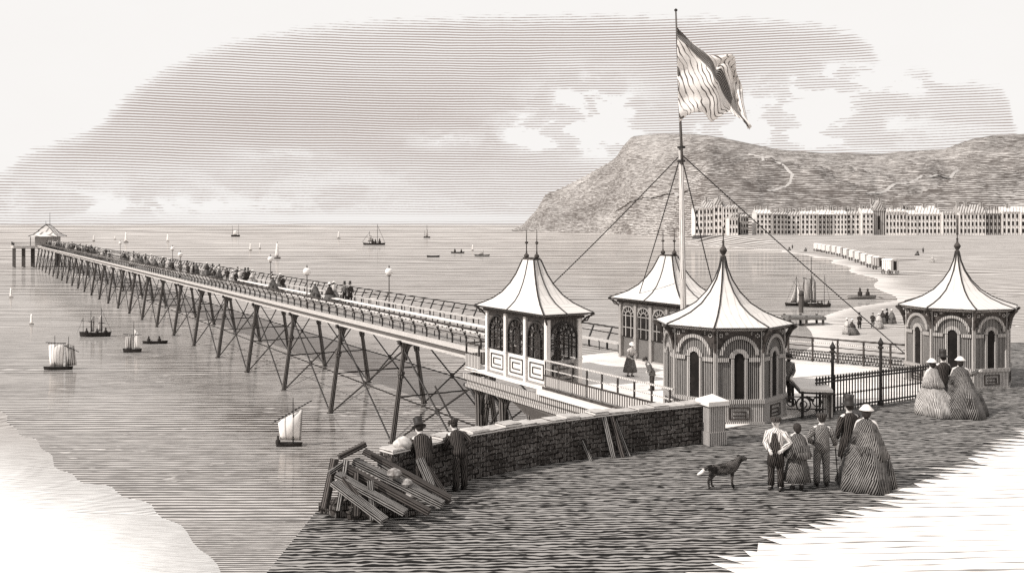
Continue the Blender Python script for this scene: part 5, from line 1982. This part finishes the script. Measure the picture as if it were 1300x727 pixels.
def put(k, loc, rz, label, group, H=1.7):
    c = copy_tree(PRO[k], None, TR[k])
    c.location = loc
    c.rotation_euler = (0, 0, rz)
    q = H / 1.72
    c.scale = (q, q, q)
    tag(c, label, 'person', group)
    return c


cr = random.Random(11)
clusters = [(13, 33.5, 41), (9, 62, 74), (10, 80, 96), (9, 98, 122), (9, 128, 150), (12, 155, 190), (20, 195, 245), (14, 245, 284)]
def near_s(px): return
grp = {0: 'strollers on the near part of the pier', 1: 'strollers between the middle lamps of the pier'}
clusters = [(6, 32, 36, 'in the small group nearest the shore on the pier', 'nearest strollers on the pier'),
            (11, 58, 72, 'in the loose knot beyond the near pier lamps', 'second knot of strollers on the pier'),
            (14, 78, 100, 'on the middle stretch of the pier deck', 'strollers in the middle of the pier'),
            (6, 40, 57, 'strolling between the nearest group and the near pier lamps', 'scattered strollers on the near pier'),
            (18, 98, 145, 'in the denser crowd on the outer pier', 'crowd on the outer half of the pier'),
            (28, 150, 215, 'tiny in the far crowd towards the pier head', 'far crowd towards the pier head'),
            (30, 218, 280, 'tiny in the crowd just before the distant pavilion', 'crowd just before the pier head')]
for n_, s0, s1, lab, g_ in clusters:
    for i in range(n_):
        k = cr.randrange(6)
        s = cr.uniform(s0, s1); tt_ = cr.uniform(1.9, 4.6) if s < 100 else cr.uniform(1.0, 4.8)
        put(k, pw(s, tt_, 0), cr.uniform(0, 6.3), KIND[k] + ' ' + lab, g_ + ', ' + KIND[k], cr.uniform(1.38, 1.6))

bl = [(1075, 424, 3, 'left of two in the beach group nearest the back railing'), (1082, 425, 1, 'right of two in the beach group nearest the back railing'), (1091, 417, 0, 'standing alone on the beach left of the group'),
      (1108, 416, 2, 'leftmost of the beach group under the sloping stay rope'), (1116, 417, 3, 'kneeling level with the beach group under the stay rope'), (1121, 411, 1, 'second of the crowded beach group'), (1126, 411, 0, 'third of the crowded beach group'), (1132, 411, 5, 'rightmost of the crowded beach group'),
      (1148, 407, 2, 'alone on the beach just left of the right pavilion eaves'), (1184, 333, 3, 'walking on the open beach left of the right pavilion spire'), (1165, 324, 1, 'in the pair on the upper beach right of the huts'), (1172, 321, 0, 'on the right of the pair on the upper beach'),
      (1166, 309, 2, 'before the right terrace on the upper beach'), (1180, 311, 5, 'in front of the bright roofed house on the upper beach'), (1002, 318, 1, 'at the left end of the beach near the water'), (1006, 316, 0, 'second at the left end of the beach near the water'), (1023, 319, 5, 'just left of the first bathing machine'),
      (1065, 305, 4, 'on the promenade above the bathing machines'), (1071, 304, 0, 'right of another on the promenade above the bathing machines'), (1086, 306, 2, 'leftmost of three before the long terrace'), (1090, 306, 0, 'middle of three before the long terrace'), (1095, 306, 4, 'rightmost of three before the long terrace')]
for px, py, k, lab in bl:
    z = -5.5
    for _ in range(6):
        q = gp(px, py, z)
        z = beach_z(q.x, q.y)
    q = gp(px, py, z)
    put(k, q, cr.uniform(0, 6), KIND[k] + ' ' + lab, 'people on the beach', 1.7 if q.y < 150 else 2.0)
put(1, (1.15, 36.6, .05), 2.0, 'lady in dark dress inside the glazed pavilion behind its second arch', 'people inside the glazed pavilion', 1.5)
put(3, (.55, 37.4, .05), 2.6, 'lady in pale dress inside the glazed pavilion behind its middle arch', 'people inside the glazed pavilion', 1.45)
put(2, (1.75, 35.9, .05), 1.7, 'man in cap inside the glazed pavilion behind its nearest arch', 'people inside the glazed pavilion', 1.5)
for t, T in zip(PRO, TR):
    for o in list(T):
        bpy.data.objects.remove(o)


# ================================================================== DOG
P = gp(917, 619)
dg_ = thing('dog', 'dark shaggy dog with white tail tip standing on the near terrace', 'dog', (P.x, P.y, 0), R(8))
dp = [(-.22, 0, .46), (0, 0, .44), (.22, 0, .46), (.34, 0, .56), (.42, 0, .66), (.52, 0, .66), (.60, 0, .64)]
dr = [(.12, .13), (.11, .12), (.14, .16), .10, .085, .055, .034]
de = [(i, i + 1) for i in range(6)]


def dadd(p, r, f):
    dp.append(p); dr.append(r); de.append((f, len(dp) - 1)); return len(dp) - 1


for sg in (-1, 1):
    o_ = .03 * sg
    a = dadd((.24 + o_, sg * .07, .34), .045, 2); a = dadd((.23 + o_, sg * .075, .19), .028, a); a = dadd((.24 + o_, sg * .075, .04), .024, a); dadd((.29 + o_, sg * .075, .02), .026, a)
    a = dadd((-.22 + o_ * 2, sg * .07, .32), .058, 0); a = dadd((-.30 + o_ * 2, sg * .075, .20), .03, a); a = dadd((-.28 + o_ * 2, sg * .075, .04), .024, a); dadd((-.23 + o_ * 2, sg * .075, .02), .026, a)
a = dadd((-.34, 0, .50), .035, 0); a = dadd((-.44, 0, .42), .03, a); dadd((-.50, 0, .36), .028, a)
skinmesh('body', dp, de, dr, 'dog', dg_, 2)
m = MB(); m.tube([(-.43, 0, .43), (-.50, 0, .36), (-.57, 0, .33), (-.60, 0, .32)], [.04, .045, .03, .008], 8); m.build('tail_tip', 'white', dg_, True)
for sg in (-1, 1):
    m = MB(); m.tube([(.41, sg * .045, .72), (.40, sg * .07, .70), (.39, sg * .085, .62)], [.03, .03, .012], 6); m.build('ear', 'ink', dg_, True)
m = MB(); m.lathe([(.002, -.01), (.014, 0), (.002, .01)], (.63, 0, .645), 6); m.build('nose', 'ink', dg_)
